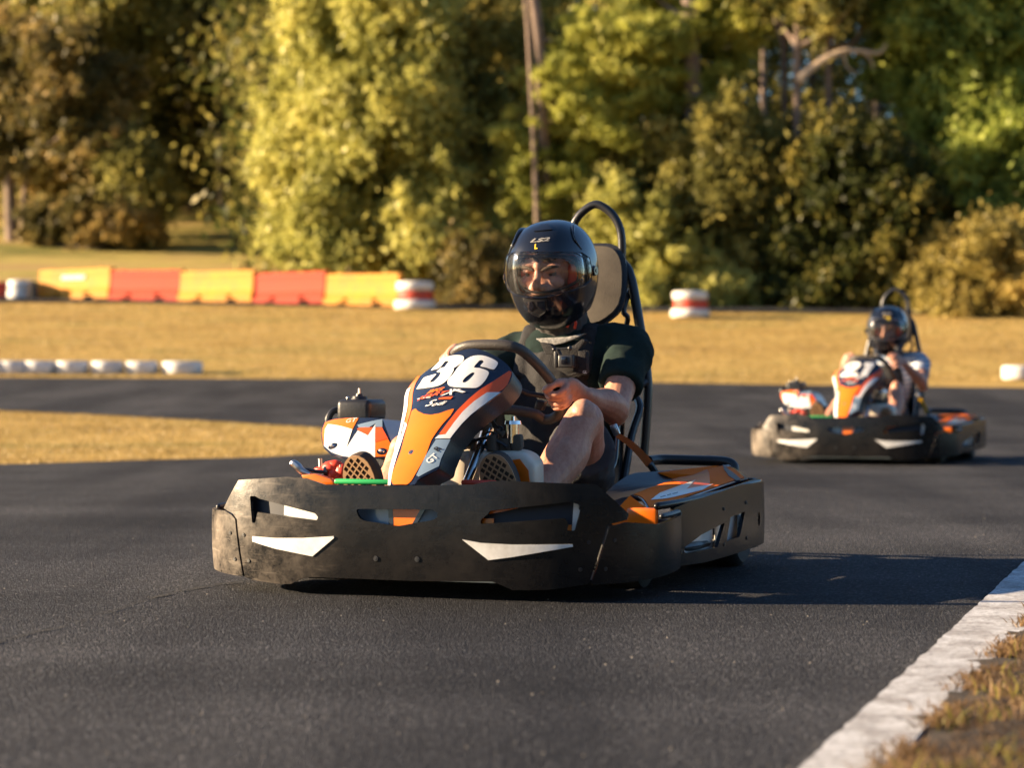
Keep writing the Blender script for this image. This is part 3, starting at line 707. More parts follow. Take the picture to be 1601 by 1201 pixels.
def build_kart(name):
    k = empty(name, (0, 0, 0)); f = Vector((0, -1, 0))
    # front bumper with its slots
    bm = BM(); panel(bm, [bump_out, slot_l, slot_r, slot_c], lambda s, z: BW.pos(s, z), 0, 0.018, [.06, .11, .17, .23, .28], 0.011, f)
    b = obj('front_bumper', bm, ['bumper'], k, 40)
    zt = max(z for s, z in bump_out)
    for w in (wing_l, wing_r):
        bm = BM(); panel(bm, [w], lambda s, z: BW.pos(s, z, .0035), 0, 0.018, None, 0.004, f); obj('wing_decal', bm, 'decal', b, 40)
    for q in c3([(222, 497), (248, 645)]) + c4([(618, 457), (577, 588)]) + [(587.5, 874), (652, 875)]:
        s, z = BW.inv(K1, *q); bm = BM(); p = BW.pos(s, z); bolt(bm, p, p - BW.pos(s, z, -.1), 0.0085 if 560 < q[0] < 700 else 0.006); obj('bolt', bm, 'black', b)
    for w, bolts in ((tab_r, c4([(742, 447), (700, 585)])), (tab_l, c3([(150, 485), (172, 635)]))):
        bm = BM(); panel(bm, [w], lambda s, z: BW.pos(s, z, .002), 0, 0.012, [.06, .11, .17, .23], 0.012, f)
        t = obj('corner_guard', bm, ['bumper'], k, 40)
        for q in bolts:
            s, z = BW.inv(K1, *q); bm = BM(); p = BW.pos(s, z, .002); bolt(bm, p, p - BW.pos(s, z, -.1)); obj('bolt', bm, 'black', t)
    # rolled top lip of the guards and what shows through the slots
    bm = BM()
    for s0, s1, sg in ((.0, 1, 1), (.0, 1, -1)):
        a = tab_r[6][0] + .03; P = [BW.pos(sg * (a + (TABE - a) * i / 8), .225 + (.004 * i / 8), -.006) for i in range(9)]; bm = BM(); tube(bm, P, .008, 8, round_caps=True); obj('guard_lip', bm, 'black', k)
    bm = BM()
    nose = tr(BW, [(540, 790), (700, 790), (700, 830), (540, 830)]); org = tr(BW, [(606, 790), (655, 790), (634, 830), (608, 830)])
    panel(bm, [nose], lambda s, z: BW.pos(s, z, -.030 - 1.2 * (s) ** 2), 0, .02, None, .004, f)
    panel(bm, [org], lambda s, z: BW.pos(s, z, -.027), 1, .02, None, .002, f)
    for q in ([(600, 790), (607, 790), (609, 830), (602, 830)], [(655, 790), (663, 790), (640, 830), (633, 830)]):
        panel(bm, [tr(BW, q)], lambda s, z: BW.pos(s, z, -.0265), 2, .02, None, .002, f)
    obj('nose_insert', bm, ['grey_blue', 'orange', 'navy'], k)
    for nm_, bars, bk in (('left', [([(436, 783), (500, 801), (500, 822), (436, 806)], 2)], [(380, 768), (505, 768), (505, 825), (380, 825)]),
                         ('right', [([(748, 812), (768, 812), (768, 824), (748, 824)], 1), ([(757, 795), (806, 791), (806, 796), (757, 806)], 1), ([(898, 780), (912, 780), (905, 836), (894, 836)], 2), ([(882, 822), (894, 822), (894, 836), (882, 836)], 1), ([(812, 788), (880, 782), (880, 787), (812, 793)], 3)], [(742, 776), (915, 776), (915, 838), (742, 838)])):
        bm = BM(); panel(bm, [tr(BW, bk)], lambda s, z: BW.pos(s, z, -.028), 0, .02, None, .006, f)
        for q, mi in bars: panel(bm, [tr(BW, q)], lambda s, z: BW.pos(s, z, -.0225), mi, .02, None, .006, f)
        obj('duct_insert', bm, ['duct', 'orange', 'white', 'grey_blue'], k)
    # side pods: wall with windows, recessed panels behind, coloured bodywork on top
    wall = tr(PW, [(1054, 795), (1077, 786), (1120, 772), (1161, 758)]) + [(PW.s[-1] * .985, .275), (PW.s[-1] * .985, .10)] + tr(PW, [(1196, 849), (1142, 869), (1103, 880), (1056, 886)])
    w1 = rounded(tr(PW, c4([(1076, 500), (1080, 480), (1160, 420), (1240, 378), (1272, 362), (1240, 480), (1090, 512)])), .006)
    w2 = rounded(tr(PW, c4([(1300, 335), (1370, 308), (1345, 430), (1282, 452)])), .006)
    cc = PW.inv(K1, *c4([(1437, 345)])[0]); w3 = [(cc[0] + .012 * cos(a), cc[1] + .022 * sin(a)) for a in [i * pi / 7 for i in range(14)]]
    for sg in (1, -1):
        fn = lambda off=0.0: (lambda s, z: (lambda p: Vector((p.x * sg, p.y, p.z)))(PW.pos(s, z, off)))
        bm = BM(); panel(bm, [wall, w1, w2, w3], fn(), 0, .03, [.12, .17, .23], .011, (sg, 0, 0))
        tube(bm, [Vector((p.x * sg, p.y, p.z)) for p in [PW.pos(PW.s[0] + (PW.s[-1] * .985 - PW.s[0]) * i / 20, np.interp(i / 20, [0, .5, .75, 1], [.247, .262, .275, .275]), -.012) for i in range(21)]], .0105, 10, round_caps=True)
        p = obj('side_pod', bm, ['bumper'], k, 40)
        bm = BM()
        for w in ([(1060, 830), (1130, 815), (1130, 860), (1060, 878)], [(1134, 806), (1168, 795), (1168, 845), (1134, 855)]):
            panel(bm, [tr(PW, w)], fn(-.03), 0, .03, None, .003, (sg, 0, 0))
        obj('pod_insert', bm, 'white', p)
        for q in c4([(1268, 295), (1375, 265), (1378, 436), (1270, 468), (1060, 320), (1063, 500)]):
            s, z = PW.inv(K1, *q); bm = BM(); a = fn()(s, z); bolt(bm, a, a - fn(-.1)(s, z)); obj('bolt', bm, 'black', p)
        # bodywork: sloping plane between an inner ridge and the wall
        lo = [Vector((sg * u, w, z)) for u, w, z in ((.585, .36, .235), (.605, .50, .243), (.63, .75, .262), (.65, 1.0, .280), (.655, 1.16, .285))]
        hi = [Vector((sg * u, w, z)) for u, w, z in HI]
        inn = [Vector((sg * u, w, z)) for u, w, z in ((.45, .40, .20), (.37, .54, .21), (.33, .75, .25), (.335, 1.0, .30), (.37, 1.16, .30))]
        L = smooth_path(lo, 5); H = smooth_path(hi, 5); I = smooth_path(inn, 5)
        def bw(a, b, off=0.0):  # a along 0..1, b 0 outer..1 ridge
            x = a * (len(L) - 1); i = min(int(x), len(L) - 2); t = x - i
            l = L[i].lerp(L[i + 1], t); h = H[i].lerp(H[i + 1], t); n = (H[i + 1] - H[i]).cross(h - l); n.normalize()
            if n.z < 0: n = -n
            return l.lerp(h, b) + n * (off + .012 * sin(pi * min(1, max(0, b))))
        bm = BM(); sq = [(0, 0), (1, 0), (1, 1), (0, 1)]; bs = [.1 * i for i in range(1, 10)]
        upv = (sg * .3, 0, 1)
        panel(bm, [sq], lambda a, b: bw(a, b), 0, .05, bs, .004, upv)
        for i in range(len(H) - 1):
            vs = [bm.verts.new(q) for q in (H[i], H[i + 1], I[i + 1], I[i])]; bm.faces.new(vs if sg < 0 else vs[::-1]).material_index = 3
        for E, W0 in ((0, 0), (-1, 1)):
            vs = [bm.verts.new(q) for q in (L[E], H[E], I[E], Vector((L[E].x, L[E].y, L[E].z - .09)))]; bm.faces.new(vs).material_index = 1
        vs = [bm.verts.new(Vector((sg * u, w, z))) for u, w, z in ((.585, .36, .235), (.50, .38, .235), (.50, .38, .15), (.585, .36, .15))]; bm.faces.new(vs).material_index = 1
        if sg == 1:
            HELM['bw'] = [[bw_px(bw, *q) for q in c4(P)] for P in (
                [(785, 243)],
                [(1010, 155), (1130, 112), (1185, 106), (1200, 180), (1085, 205), (1130, 160), (1060, 178)],
                [(915, 256), (960, 222), (1130, 160), (1085, 205), (1215, 180), (1165, 208), (1000, 248)],
                [(960, 243), (985, 236), (987, 239), (962, 246)], [(992, 234), (1012, 229), (1014, 232), (994, 237)], [(1018, 227), (1045, 220), (1046, 223), (1020, 230)],
                [(1262, 84), (1290, 110), (1352, 160), (1330, 166), (1290, 140), (1270, 112)])]
        P_ = lambda poly, mi, off: panel(bm, [poly], lambda a, b: bw(a, b, off), mi, .04, bs, 0.0008, upv)
        for poly, mi, off in zip([[(.02, .05), (.96, .05), (.97, .82), (.62, .93), (.02, .93)]] + HELM['bw'][1:], (1, 4, 2, 0, 0, 0, 3), (.0016, .0024, .0032, .0042, .0042, .0042, .0036)): P_(poly, mi, off)
        text(bm, 'GT', lambda a, b: bw(a, b, .005), (.95, .62), .20, mi=2, sx=.30, bold=.01)
        obj('pod_bodywork', bm, ['navy', 'pod_orange', 'white', 'black', 'red_orange'], p, 40)
        bm = BM(); panel(bm, [[(sg * .36, .40), (sg * .62, .40), (sg * .665, .8), (sg * .675, 1.2), (sg * .36, 1.2)]], lambda x, y: Vector((x, y, .085)), 0, .1, None, .006, (0, 0, 1)); obj('pod_sun_block', bm, 'black', p)  # added sheet under the pod, stops light that would streak its shadow
        bm = BM(); box(bm, Vector((sg * .565, .37, .205)), (.085, .02, .07), mi=0, bevel=.006); obj('pod_front_plate', bm, 'orange', p)
    # number fairing
    fo = [fair_inv(*p) for p in FACE]; lf = [fair_inv(*p) for p in LEFT]
    bm = BM(); full = rounded(fo, .01, 2)
    tp = lambda poly: [fair_inv(*p) for p in poly]
    trs = [-.3 + .03 * i for i in range(40)]
    # the left flank is bent back from the edge of the face
    edge = [fo[0], fo[2], fo[3], fo[4], fo[6], fo[8], fo[9], fo[10]]
    panel(bm, [full], lambda u, t: fair(u, t), 0, .015, trs, .004, FN)
    E0 = [fair(*p, -.001) for p in edge]; E1 = [K1.on(px, py, w=e.y + .045) for (px, py), e in zip(LEFT, E0)]
    E2 = [e + Vector((.03, .10, -.03)) for e in E1]
    E0, E1, E2 = (smooth_path(e, 4) for e in (E0, E1, E2)); n = len(E0)
    def stripe(a, b, j0, j1, mi, off):
        nrm = Vector((-.8, -.5, .2)).normalized() * off; P = []
        for i in range(j0, j1):
            vs = [bm.verts.new(E0[i].lerp(E1[i], a) + nrm), bm.verts.new(E0[i].lerp(E1[i], b) + nrm), bm.verts.new(E0[i + 1].lerp(E1[i + 1], b) + nrm), bm.verts.new(E0[i + 1].lerp(E1[i + 1], a) + nrm)]
            bm.faces.new(vs).material_index = mi
    stripe(0, 1, 0, n - 1, 0, 0); stripe(.12, .97, int(n * .5), n - 1, 1, .0015); stripe(.12, .97, 0, int(n * .5), 3, .0015); stripe(.55, .97, int(n * .3), int(n * .8), 3, .003)
    for i in range(n - 1): bm.faces.new([bm.verts.new(q) for q in (E1[i], E1[i + 1], E2[i + 1], E2[i])]).material_index = 5
    shell_skirt(bm, full, lambda u, t: fair(u, t, -.0015), (0.01, .078, -.035), 5, .04)
    G2 = lambda poly, mi, off: panel(bm, [poly], lambda u, t: fair(u, t, off), mi, .012, trs, .0008, FN)
    G2(rounded(tp(cn([(105, 850), (150, 820), (180, 855), (250, 888), (330, 897), (430, 880), (520, 845), (605, 820), (560, 900), (460, 1010), (380, 1120), (335, 1190)]) + c2([(900, 780), (815, 930), (790, 955), (700, 955), (690, 935), (690, 900), (750, 740), (775, 640)])), .006), 1, .0016)
    G2(tp(cn([(1245, 378), (1275, 395), (1262, 450), (1225, 540), (1170, 600), (1110, 632), (985, 632), (830, 740), (700, 860), (600, 985), (500, 1125), (425, 1122), (530, 980), (640, 840), (780, 700), (900, 600), (1060, 500), (1180, 420)])), 2, .0016)
    G2(tp(cn([(985, 632), (1145, 632), (1000, 740), (800, 890), (690, 1000), (600, 1110), (552, 1175), (375, 1175), (420, 1135), (500, 1125), (600, 985), (700, 860), (830, 740)])), 3, .0018)
    G2(tp(c2([(968, 672), (1058, 672), (1000, 790), (985, 840), (860, 905), (845, 895), (905, 770)])), 4, .0016)
    # the maker's badge and the small writing
    tx = lambda s, q, size, ang, mi, sh=0.0, sx=1.0, bo=0.0, off=.0034: text(bm, s, lambda u, t: fair(u, t, off), fair_inv(*q), size, ang, sh, bo, mi, sx)
    a36 = radians(4)
    tx('BIG', cn([(370, 618)])[0], .018, a36, 1, .5, 1.7, .0006); tx('KART', cn([(330, 672)])[0], .018, a36, 2, .5, 1.9, .0006); tx('X', cn([(520, 640)])[0], .034, a36, 3, .7, 1.3, .0006)
    G2(tp(cn([(600, 592), (740, 630), (700, 640), (590, 612)])), 3, .0030); G2(tp(cn([(430, 700), (590, 685), (560, 715), (420, 718)])), 2, .0030); G2(tp(cn([(170, 712), (330, 690), (325, 697), (190, 716)])), 3, .0030)
    tx('S', cn([(300, 772)])[0], .030, radians(4), 3, .6, 1.5, .0004); tx('odi', cn([(405, 772)])[0], .022, radians(4), 3, .6, 1.35, .0003)
    tx('GT', c2([(942, 797)])[0], .030, radians(62), 3, .1, .9, .0006); tx('R', c2([(978, 736)])[0], .028, radians(62), 5, .1, 1, .0006)
    p = fair(*fair_inv(*c2([(815, 752)])[0])); bolt(bm, p, FN, .010, 6)
    fr = obj('number_fairing', bm, ['navy', 'orange', 'red_orange', 'white', 'grey_blue', 'black', 'steel'], k, 30)
    # steering wheel, column, supports
    sp = [on_wheel(*p) for p in ((712, 552), (724, 543), (745, 539.5), (790, 540), (812, 546), (830, 560), (850, 581), (868, 605), (876, 624), (877, 641), (867, 653), (850, 656), (835, 647), (800, 641))]
    sp += [Vector((-.02, sp[-1].y, sp[-1].z)), Vector((-.10, sp[-1].y + .005, sp[-1].z)), on_wheel(716, 655), on_wheel(702, 635), on_wheel(695, 610), on_wheel(698, 580)]
    bm = BM(); tube(bm, sp, .0155, 14, closed=True, k=5); w = obj('steering_wheel', bm, 'wheel_rubber', k)
    hub = SWP + SWN * -.03
    bm = BM(); cyl(bm, hub, hub + SWN * .02, .035, n=20)
    for q in (sp[2], sp[8], sp[17]): tube(bm, [hub + SWN * .012, hub.lerp(q, .5) - SWN * .006, q], .008, 8)
    obj('wheel_hub', bm, 'black', w)
    bm = BM(); q = on_wheel(846, 632); box(bm, q - SWN * .004, (.026, .034, .03), Matrix.Rotation(.3, 3, 'Y'), bevel=.005); obj('wheel_clamp', bm, 'black', w)
    bm = BM(); cyl(bm, hub, Vector((.0, .42, .16)), .010); obj('steering_column', bm, 'steel', k)
    bm = BM(); a = K1.on(*c6([(585, 500)])[0], w=.53); b2 = K1.on(*c6([(345, 1110)])[0], w=.34); b2b = b2 + (b2 - a) * .35
    cyl(bm, a, b2b, .0125, n=18); cyl(bm, a + (a - b2) * .06, a, .017, n=18); obj('support_tube', bm, 'chrome', k)
    bm = BM(); slab(bm, [K1.on(*q, w=.53) for q in c6([(575, 425), (640, 400), (760, 545), (700, 555)])], (0, .004, 0), bevel=.001); slab(bm, [K1.on(*q, w=.50) for q in c6([(425, 515), (575, 430), (600, 455), (520, 510), (440, 535)])], (0, .03, 0), bevel=.003)
    obj('column_bracket', bm, 'beige', k)
    # fuel tank with cap and fittings
    bm = BM(); tk = [K1.on(*q, w=.45) for q in c6([(30, 1180), (60, 1060), (150, 880), (240, 748), (900, 752), (1010, 790), (1098, 885), (1100, 1180)])]
    slab(bm, tk, (0, .09, .006), 0, .014, 3); slab(bm, [K1.on(*q, w=.437) for q in c6([(40, 1180), (75, 1060), (160, 900), (250, 790), (330, 765), (375, 800), (345, 1180)])], (0, .05, 0), 0, .012, 3)
    t = obj('fuel_tank', bm, 'tank', k, 45)
    bm = BM(); slab(bm, [K1.on(*q, w=.447) for q in c6([(805, 850), (935, 832), (1030, 960), (1048, 1120), (905, 1120)])], (0, .004, 0)); obj('warning_sticker', bm, 'orange', t)
    bm = BM(); q = K1.on(*c6([(862, 480)])[0], w=.49); cyl(bm, q + Vector((0, 0, -.045)), q + Vector((0, 0, .008)), .016, n=20); cyl(bm, q + Vector((0, 0, .008)), q + Vector((0, 0, .018)), .024, .022, 24); cyl(bm, q + Vector((0, 0, .018)), q + Vector((0, 0, .030)), .006, .005, 10)
    obj('filler_cap', bm, 'chrome', t)
    bm = BM()
    for q, s in (([(820, 560), (945, 560), (955, 700), (920, 750), (840, 745)], .028), ([(560, 620), (820, 600), (840, 745), (560, 745)], .03), ([(330, 620), (430, 600), (440, 745), (330, 720)], .028)):
        slab(bm, [K1.on(*a, w=.475) for a in c6(q)], (0, s, 0), 0, .006)
    for a, b3, r_ in (((640, 570), (640, 740), .016), ((700, 520), (760, 560), .010), ((400, 560), (410, 740), .006)):
        cyl(bm, K1.on(*c6([a])[0], w=.466), K1.on(*c6([b3])[0], w=.466), r_)
    obj('tank_fitting', bm, 'beige', t)
    bm = BM()
    for q, r_ in (((715, 500), .010), ((620, 575), .018), ((600, 700), .012)):
        c = K1.on(*c6([q])[0], w=.46); tube(bm, [c + Vector((r_ * cos(a), 0, r_ * .6 * sin(a))) for a in [i * pi / 6 for i in range(12)]], .003, 6, closed=True)
    tube(bm, [K1.on(*q, w=.462) for q in c6([(330, 700), (420, 640), (560, 600), (700, 640), (800, 700)])], .005, 8, k=4); obj('fuel_hose', bm, 'black', t)
    # engine cover with the air box on top
    ef = rounded([ecov_inv(*p) for p in c2b([(450, 500), (455, 450), (475, 390), (520, 350), (600, 332), (730, 318), (890, 318), (1150, 325), (1215, 500), (1290, 690), (1285, 765), (1080, 775), (850, 790), (700, 770), (560, 730), (480, 660)])], .012, 2)
    ert = [-.2 + .03 * i for i in range(30)]
    bm = BM(); panel(bm, [ef], lambda u, t: ecov(u, t), 0, .015, ert, .004, EN); shell_skirt(bm, ef, lambda u, t: ecov(u, t, -.001), (.005, .30, -.01), 5, .10)
    E = lambda q, mi, off: panel(bm, [[ecov_inv(*p) for p in c2b(q)]], lambda u, t: ecov(u, t, off), mi, .015, ert, .0008, EN)
    E([(462, 500), (470, 440), (500, 370), (600, 340), (730, 325), (880, 322), (808, 452), (530, 392), (500, 450), (486, 640)], 1, .0018)
    E([(530, 392), (808, 452), (740, 665), (870, 465), (985, 520), (1070, 395), (1068, 768), (850, 780), (700, 755), (570, 710), (486, 640), (495, 450)], 3, .0018)
    E([(860, 450), (900, 432), (1040, 432), (985, 518)], 2, .0024); E([(1072, 432), (1145, 430), (1280, 690), (1282, 755), (1072, 765)], 1, .0018); E([(1072, 432), (1145, 430), (1215, 560), (1072, 600)], 2, .0026)
    E([(865, 400), (1150, 335), (1150, 425), (1075, 425), (1068, 385), (1000, 428), (880, 432)], 4, .0018)
    text(bm, 'GT', lambda u, t: ecov(u, t, .0034), ecov_inv(*c2b([(795, 355)])[0]), .028, 0, mi=3)
    cov = obj('engine_cover', bm, ['navy', 'orange', 'red_orange', 'white', 'grey_blue', 'grey_blue'], k, 35)
    for q in c2b([(585, 645), (1145, 705)]):
        u, t = ecov_inv(*q); bm = BM(); panel(bm, [[(u + .0155 * cos(a), t + .0135 * sin(a)) for a in [i * pi / 10 for i in range(20)]]], lambda u, t: ecov(u, t, .003), 0, .02, None, .003, EN)
        p = ecov(u, t, .003); ball(bm, p, .007, 1, 2, (1.3, .5, .8)); box(bm, p + Vector((-.004, -.003, .003)), (.008, .004, .006), mi=2, bevel=.001); obj('round_light', bm, ['gloss_black', 'chrome', 'white'], cov)
    bm = BM(); box(bm, Vector((-.535, 1.0, .487)), (.112, .14, .066), bevel=.016, seg=4); box(bm, Vector((-.535, 1.0, .450)), (.124, .16, .02), bevel=.006)
    ab = obj('air_box', bm, 'black', k, 50)
    bm = BM(); c = Vector((-.530, .97, .52)); cyl(bm, c, c + Vector((0, 0, .010)), .026, .022, 20); cyl(bm, c + Vector((0, 0, .01)), c + Vector((0, 0, .018)), .012, .010, 12, 1); cyl(bm, c + Vector((0, 0, .018)), c + Vector((0, 0, .034)), .0035, .003, 8, 2); ball(bm, c + Vector((-.034, -.01, .004)), .006, 2, 2)
    obj('air_box_cap', bm, ['black', 'black', 'steel'], ab)
    bm = BM(); tube(bm, [Vector(v) for v in ((-.60, .96, .41), (-.625, .95, .45), (-.615, .96, .482), (-.59, .98, .487))], .011, 10, k=5); obj('breather_hose', bm, 'black', ab)
    # engine block, exhaust and chain guard under and behind the cover
    bm = BM(); box(bm, Vector((-.43, 1.12, .24)), (.22, .28, .24), bevel=.02)
    for i in range(7): box(bm, Vector((-.43, .86, .18 + .022 * i)), (.20, .22, .008), bevel=.002)
    cyl(bm, Vector((-.56, .9, .2)), Vector((-.56, 1.35, .18)), .035); obj('engine', bm, 'black', k)
    bm = BM(); c = c2b([(640, 900)])[0]
    for q, r_, sc in (((560, 890), .022, (1.3, 1, 1)), ((610, 850), .018, (1.4, 1, .8)), ((600, 960), .022, (1, 1, 1.2)), ((690, 930), .020, (1.2, 1, 1.3)), ((460, 905), .013, (2.0, 1, .7)), ((650, 990), .018, (1.4, 1, .8))):
        ball(bm, K1.on(*c2b([q])[0], w=.50), r_, 0, 2, sc)
    box(bm, K1.on(*c2b([(505, 925)])[0], w=.485), (.012, .012, .028), mi=1, bevel=.002); cyl(bm, K1.on(*c2b([(670, 850)])[0], w=.48), K1.on(*c2b([(670, 880)])[0], w=.48), .003, mi=2)
    obj('brake_caliper', bm, ['red', 'navy', 'steel'], k, 60)
    bm = BM(); slab(bm, [K1.on(*q, w=.40) for q in c2b([(215, 965), (380, 955), (560, 1010), (610, 1060), (600, 1110), (300, 1110), (240, 1010)])], (0, .03, 0), 0, .005); obj('pedal_guard', bm, 'orange', k)
    bm = BM(); P = [K1.on(*q, w=.45) for q in c2b([(112, 845), (140, 835), (190, 875), (240, 925), (330, 960)])]; tube(bm, P, [.008, .011, .012, .010, .006], 10, k=4); obj('bumper_stay', bm, 'steel', k); bm = BM(); tube(bm, [K1.on(*q, w=.47) for q in c2b([(270, 905), (400, 925), (520, 935)])], .005, 8, k=3); obj('brake_cable', bm, 'black', k); bm = BM()
    tube(bm, [K1.on(*q, w=.60) for q in c2b([(440, 780), (445, 850), (445, 900)])], .006, 8); obj('bumper_stay', bm, 'steel', k)
    # pedals
    bm = BM(); g0 = K1.on(524, 753, w=.30); g1 = K1.on(612, 753, w=.30); box(bm, (g0 + g1) / 2 + Vector((0, 0, -.001)), ((g1 - g0).length, .022, .015), bevel=.006, seg=3); cyl(bm, (g0 + g1) / 2, Vector((-.15, .42, .09)), .008); obj('brake_pedal', bm, 'green', k)
    bm = BM(); g0 = K1.on(728, 756, w=.30); g1 = K1.on(770, 754, w=.30); box(bm, (g0 + g1) / 2, (.10, .022, .015), bevel=.006, seg=3); cyl(bm, (g0 + g1) / 2, Vector((.15, .42, .09)), .008); obj('throttle_pedal', bm, 'red', k)
    # chassis: floor tray, frame tubes, front stays, axles
    bm = BM(); panel(bm, [[(-.30, .12), (.30, .12), (.33, .5), (.36, 1.45), (-.36, 1.45), (-.33, .5)]], lambda x, y: Vector((x, y, .055)), 0, .2, None, .008, (0, 0, 1)); obj('floor_tray', bm, 'steel', k)
    bm = BM(); panel(bm, [[(-.60, .20), (-.5, .09), (-.3, .035), (.3, .035), (.5, .09), (.60, .20), (.615, .38), (-.615, .38)]], lambda x, y: Vector((x, y, .066)), 0, .1, None, .004, (0, 0, 1)); obj('added_sun_block', bm, 'black', k)  # added panel blocking sun under the nose, so the kart's shadow closes
    bm = BM()
    for sg in (1, -1):
        tube(bm, [(sg * .28, .05, .09), (sg * .32, .3, .075), (sg * .34, .6, .07), (sg * .34, 1.3, .07), (sg * .30, 1.7, .09)], .015, 10, k=4)
        tube(bm, [(sg * .34, .5, .08), (sg * .62, .52, .12), (sg * .64, .8, .12), (sg * .64, 1.15, .12), (sg * .34, 1.2, .08)], .012, 8, k=3)
        cyl(bm, (sg * .30, .48, .13), (sg * .48, .48, .13), .013)
    for y in (.10, .45, .9, 1.3, 1.7): cyl(bm, (-.33, y, .075), (.33, y, .075), .014)
    cyl(bm, (-.50, 1.34, .13), (.50, 1.34, .13), .017); obj('chassis_frame', bm, 'tube', k)
    for sg in (1, -1):
        for y, r_, wd_, u in ((.54, .118, .115, .47), (1.34, .130, .19, .50)):
            bm = BM(); c = Vector((sg * u, y, r_ + .003)); n = 40; prof = [(-.5, .55), (-.5, .86), (-.44, .95), (-.3, .99), (0, 1), (.3, .99), (.44, .95), (.5, .86), (.5, .55)]
            rg = [[bm.verts.new(c + Vector((p * wd_, q * r_ * cos(2 * pi * j / n), q * r_ * sin(2 * pi * j / n)))) for j in range(n)] for p, q in prof]
            for i in range(len(rg)):
                for j in range(n): bm.faces.new([rg[i][j], rg[i][(j + 1) % n], rg[(i + 1) % len(rg)][(j + 1) % n], rg[(i + 1) % len(rg)][j]])
            wh = obj('tyre', bm, 'tyre', k, 40)
            bm = BM(); cyl(bm, c - Vector((wd_ * .42, 0, 0)), c + Vector((wd_ * .42, 0, 0)), r_ * .56, n=28); cyl(bm, c - Vector((wd_ * .5, 0, 0)), c + Vector((wd_ * .5, 0, 0)), r_ * .25, n=16)
            obj('rim', bm, 'steel', wh)
    # rear bumper
    bm = BM()
    for z in (.30,):
        P = [K1.on(1014, 721, w=1.46), K1.on(1035, 719, w=1.52), K1.on(1080, 720, w=1.55), K1.on(1130, 722, w=1.55), K1.on(1146, 728, w=1.55), K1.on(1149, 742, w=1.55)]
        P.append(Vector((P[-1].x + .01, 1.58, .20))); tube(bm, P, .0165, 12, k=4)
        tube(bm, [Vector((-q.x, q.y, q.z)) for q in P], .0165, 12, k=4)
    for z_ in (.12, .20): tube(bm, [(-.50, 1.58, z_), (-.42, 1.66, z_), (0, 1.68, z_), (.42, 1.66, z_), (.50, 1.58, z_)], .02, 12, k=4)
    obj('rear_bumper', bm, 'tube', k)
    # roll hoop, seat frame, headrest
    hw = lambda P, w: [K1.on(*p, w=w) for p in P]
    bm = BM(); hp = hw([(972, 409), (972.5, 385), (970.5, 362), (963, 343), (950, 328), (931, 319.5)], 1.70); c = .0
    top = Vector((c, 1.70, hp[-1].z)); P = hp[:-1] + [top] + [Vector((2 * c - q.x, q.y, q.z)) for q in reversed(hp[:-1])]
    tube(bm, P, .0135, 12, k=5); obj('roll_hoop', bm, 'tube', k)
    bm = BM(); fp = hw([(936, 403), (957, 404), (978, 416), (990, 440), (1001, 490), (1011, 540), (1020, 597), (1020, 650), (1017, 712)], 1.66)
    fp = [Vector((q.x, 1.68 - .10 * i / 8, q.z)) for i, q in enumerate(fp)]
    P = [Vector((-q.x, q.y, q.z)) for q in reversed(fp)] + fp[1:]; P = [q for q in P if abs(q.x) > .02 or q.z < .99]
    tube(bm, P, .0165, 12, k=4)
    for sg in (1, -1):
        tube(bm, [(sg * abs(fp[3].x), 1.66, fp[3].z), (sg * (abs(fp[3].x) - .02), 1.62, fp[4].z + .01), (sg * (abs(fp[4].x) - .03), 1.62, fp[4].z - .02), (sg * .10, 1.64, fp[5].z)], .009, 8, k=4)
        tube(bm, [(sg * abs(fp[6].x), 1.59, fp[6].z), (sg * (abs(fp[6].x) - .03), 1.54, fp[6].z - .03), (sg * .225, 1.46, fp[6].z - .08), (sg * .215, 1.40, .40), (sg * .215, 1.30, .22)], .0125, 10, k=4)
    cyl(bm, (-.17, 1.62, .72), (.17, 1.62, .72), .010); obj('seat_frame', bm, 'tube', k)
    bm = BM(); hr = hw([(935, 411), (952, 411), (966, 420), (977, 443), (979, 478), (972, 492), (951, 507), (915, 505), (895, 490), (890, 440), (905, 412)], 1.60)
    cz = sum(q.z for q in hr[:7]) / 7; wid = max(q.x for q in hr)
    shp = smooth2([(0, .130), (.07, .128), (.105, .10), (.122, .04), (.118, -.06), (.06, -.115), (0, -.118), (-.06, -.115), (-.118, -.06), (-.122, .04), (-.105, .10), (-.07, .128)], 3)
    panel(bm, [shp], lambda x, z: Vector((x, 1.575 + .6 * x * x + .25 * z, cz + .01 + z)), 0, .03, None, .02, (0, -1, 0)); panel(bm, [[(a * 1.10, b * 1.08) for a, b in shp]], lambda x, z: Vector((x, 1.590 + .6 * x * x + .25 * z, cz + .01 + z)), 1, .03, None, .02, (0, -1, 0))
    obj('headrest', bm, ['beige', 'black'], k, 50)
    # bucket seat: back line and cross sections with raised sides
    bm = BM(); prof = smooth_path([(0, .86, .20), (0, .95, .10), (0, 1.10, .065), (0, 1.28, .10), (0, 1.40, .22), (0, 1.47, .42), (0, 1.52, .60), (0, 1.54, .66)], 4); rows_ = []
    m = len(prof)
    for i, p in enumerate(prof):
        t = i / (m - 1); hwid = np.interp(t, [0, .3, .6, .85, 1], [.20, .215, .215, .19, .13]); wing = np.interp(t, [0, .2, .5, .75, .9, 1], [.05, .13, .22, .17, .07, .02])
        d = (prof[min(i + 1, m - 1)] - prof[max(i - 1, 0)]).normalized(); nn = Vector((0, -d.z, d.y)); row = []
        for j in range(17):
            a = (j - 8) / 8; row.append(bm.verts.new(p + Vector((hwid * math.copysign(min(1, abs(a) * 1.25), a), 0, 0)) + nn * wing * max(0, abs(a) - .55) ** 1.3 / .45 ** 1.3))
        rows_.append(row)
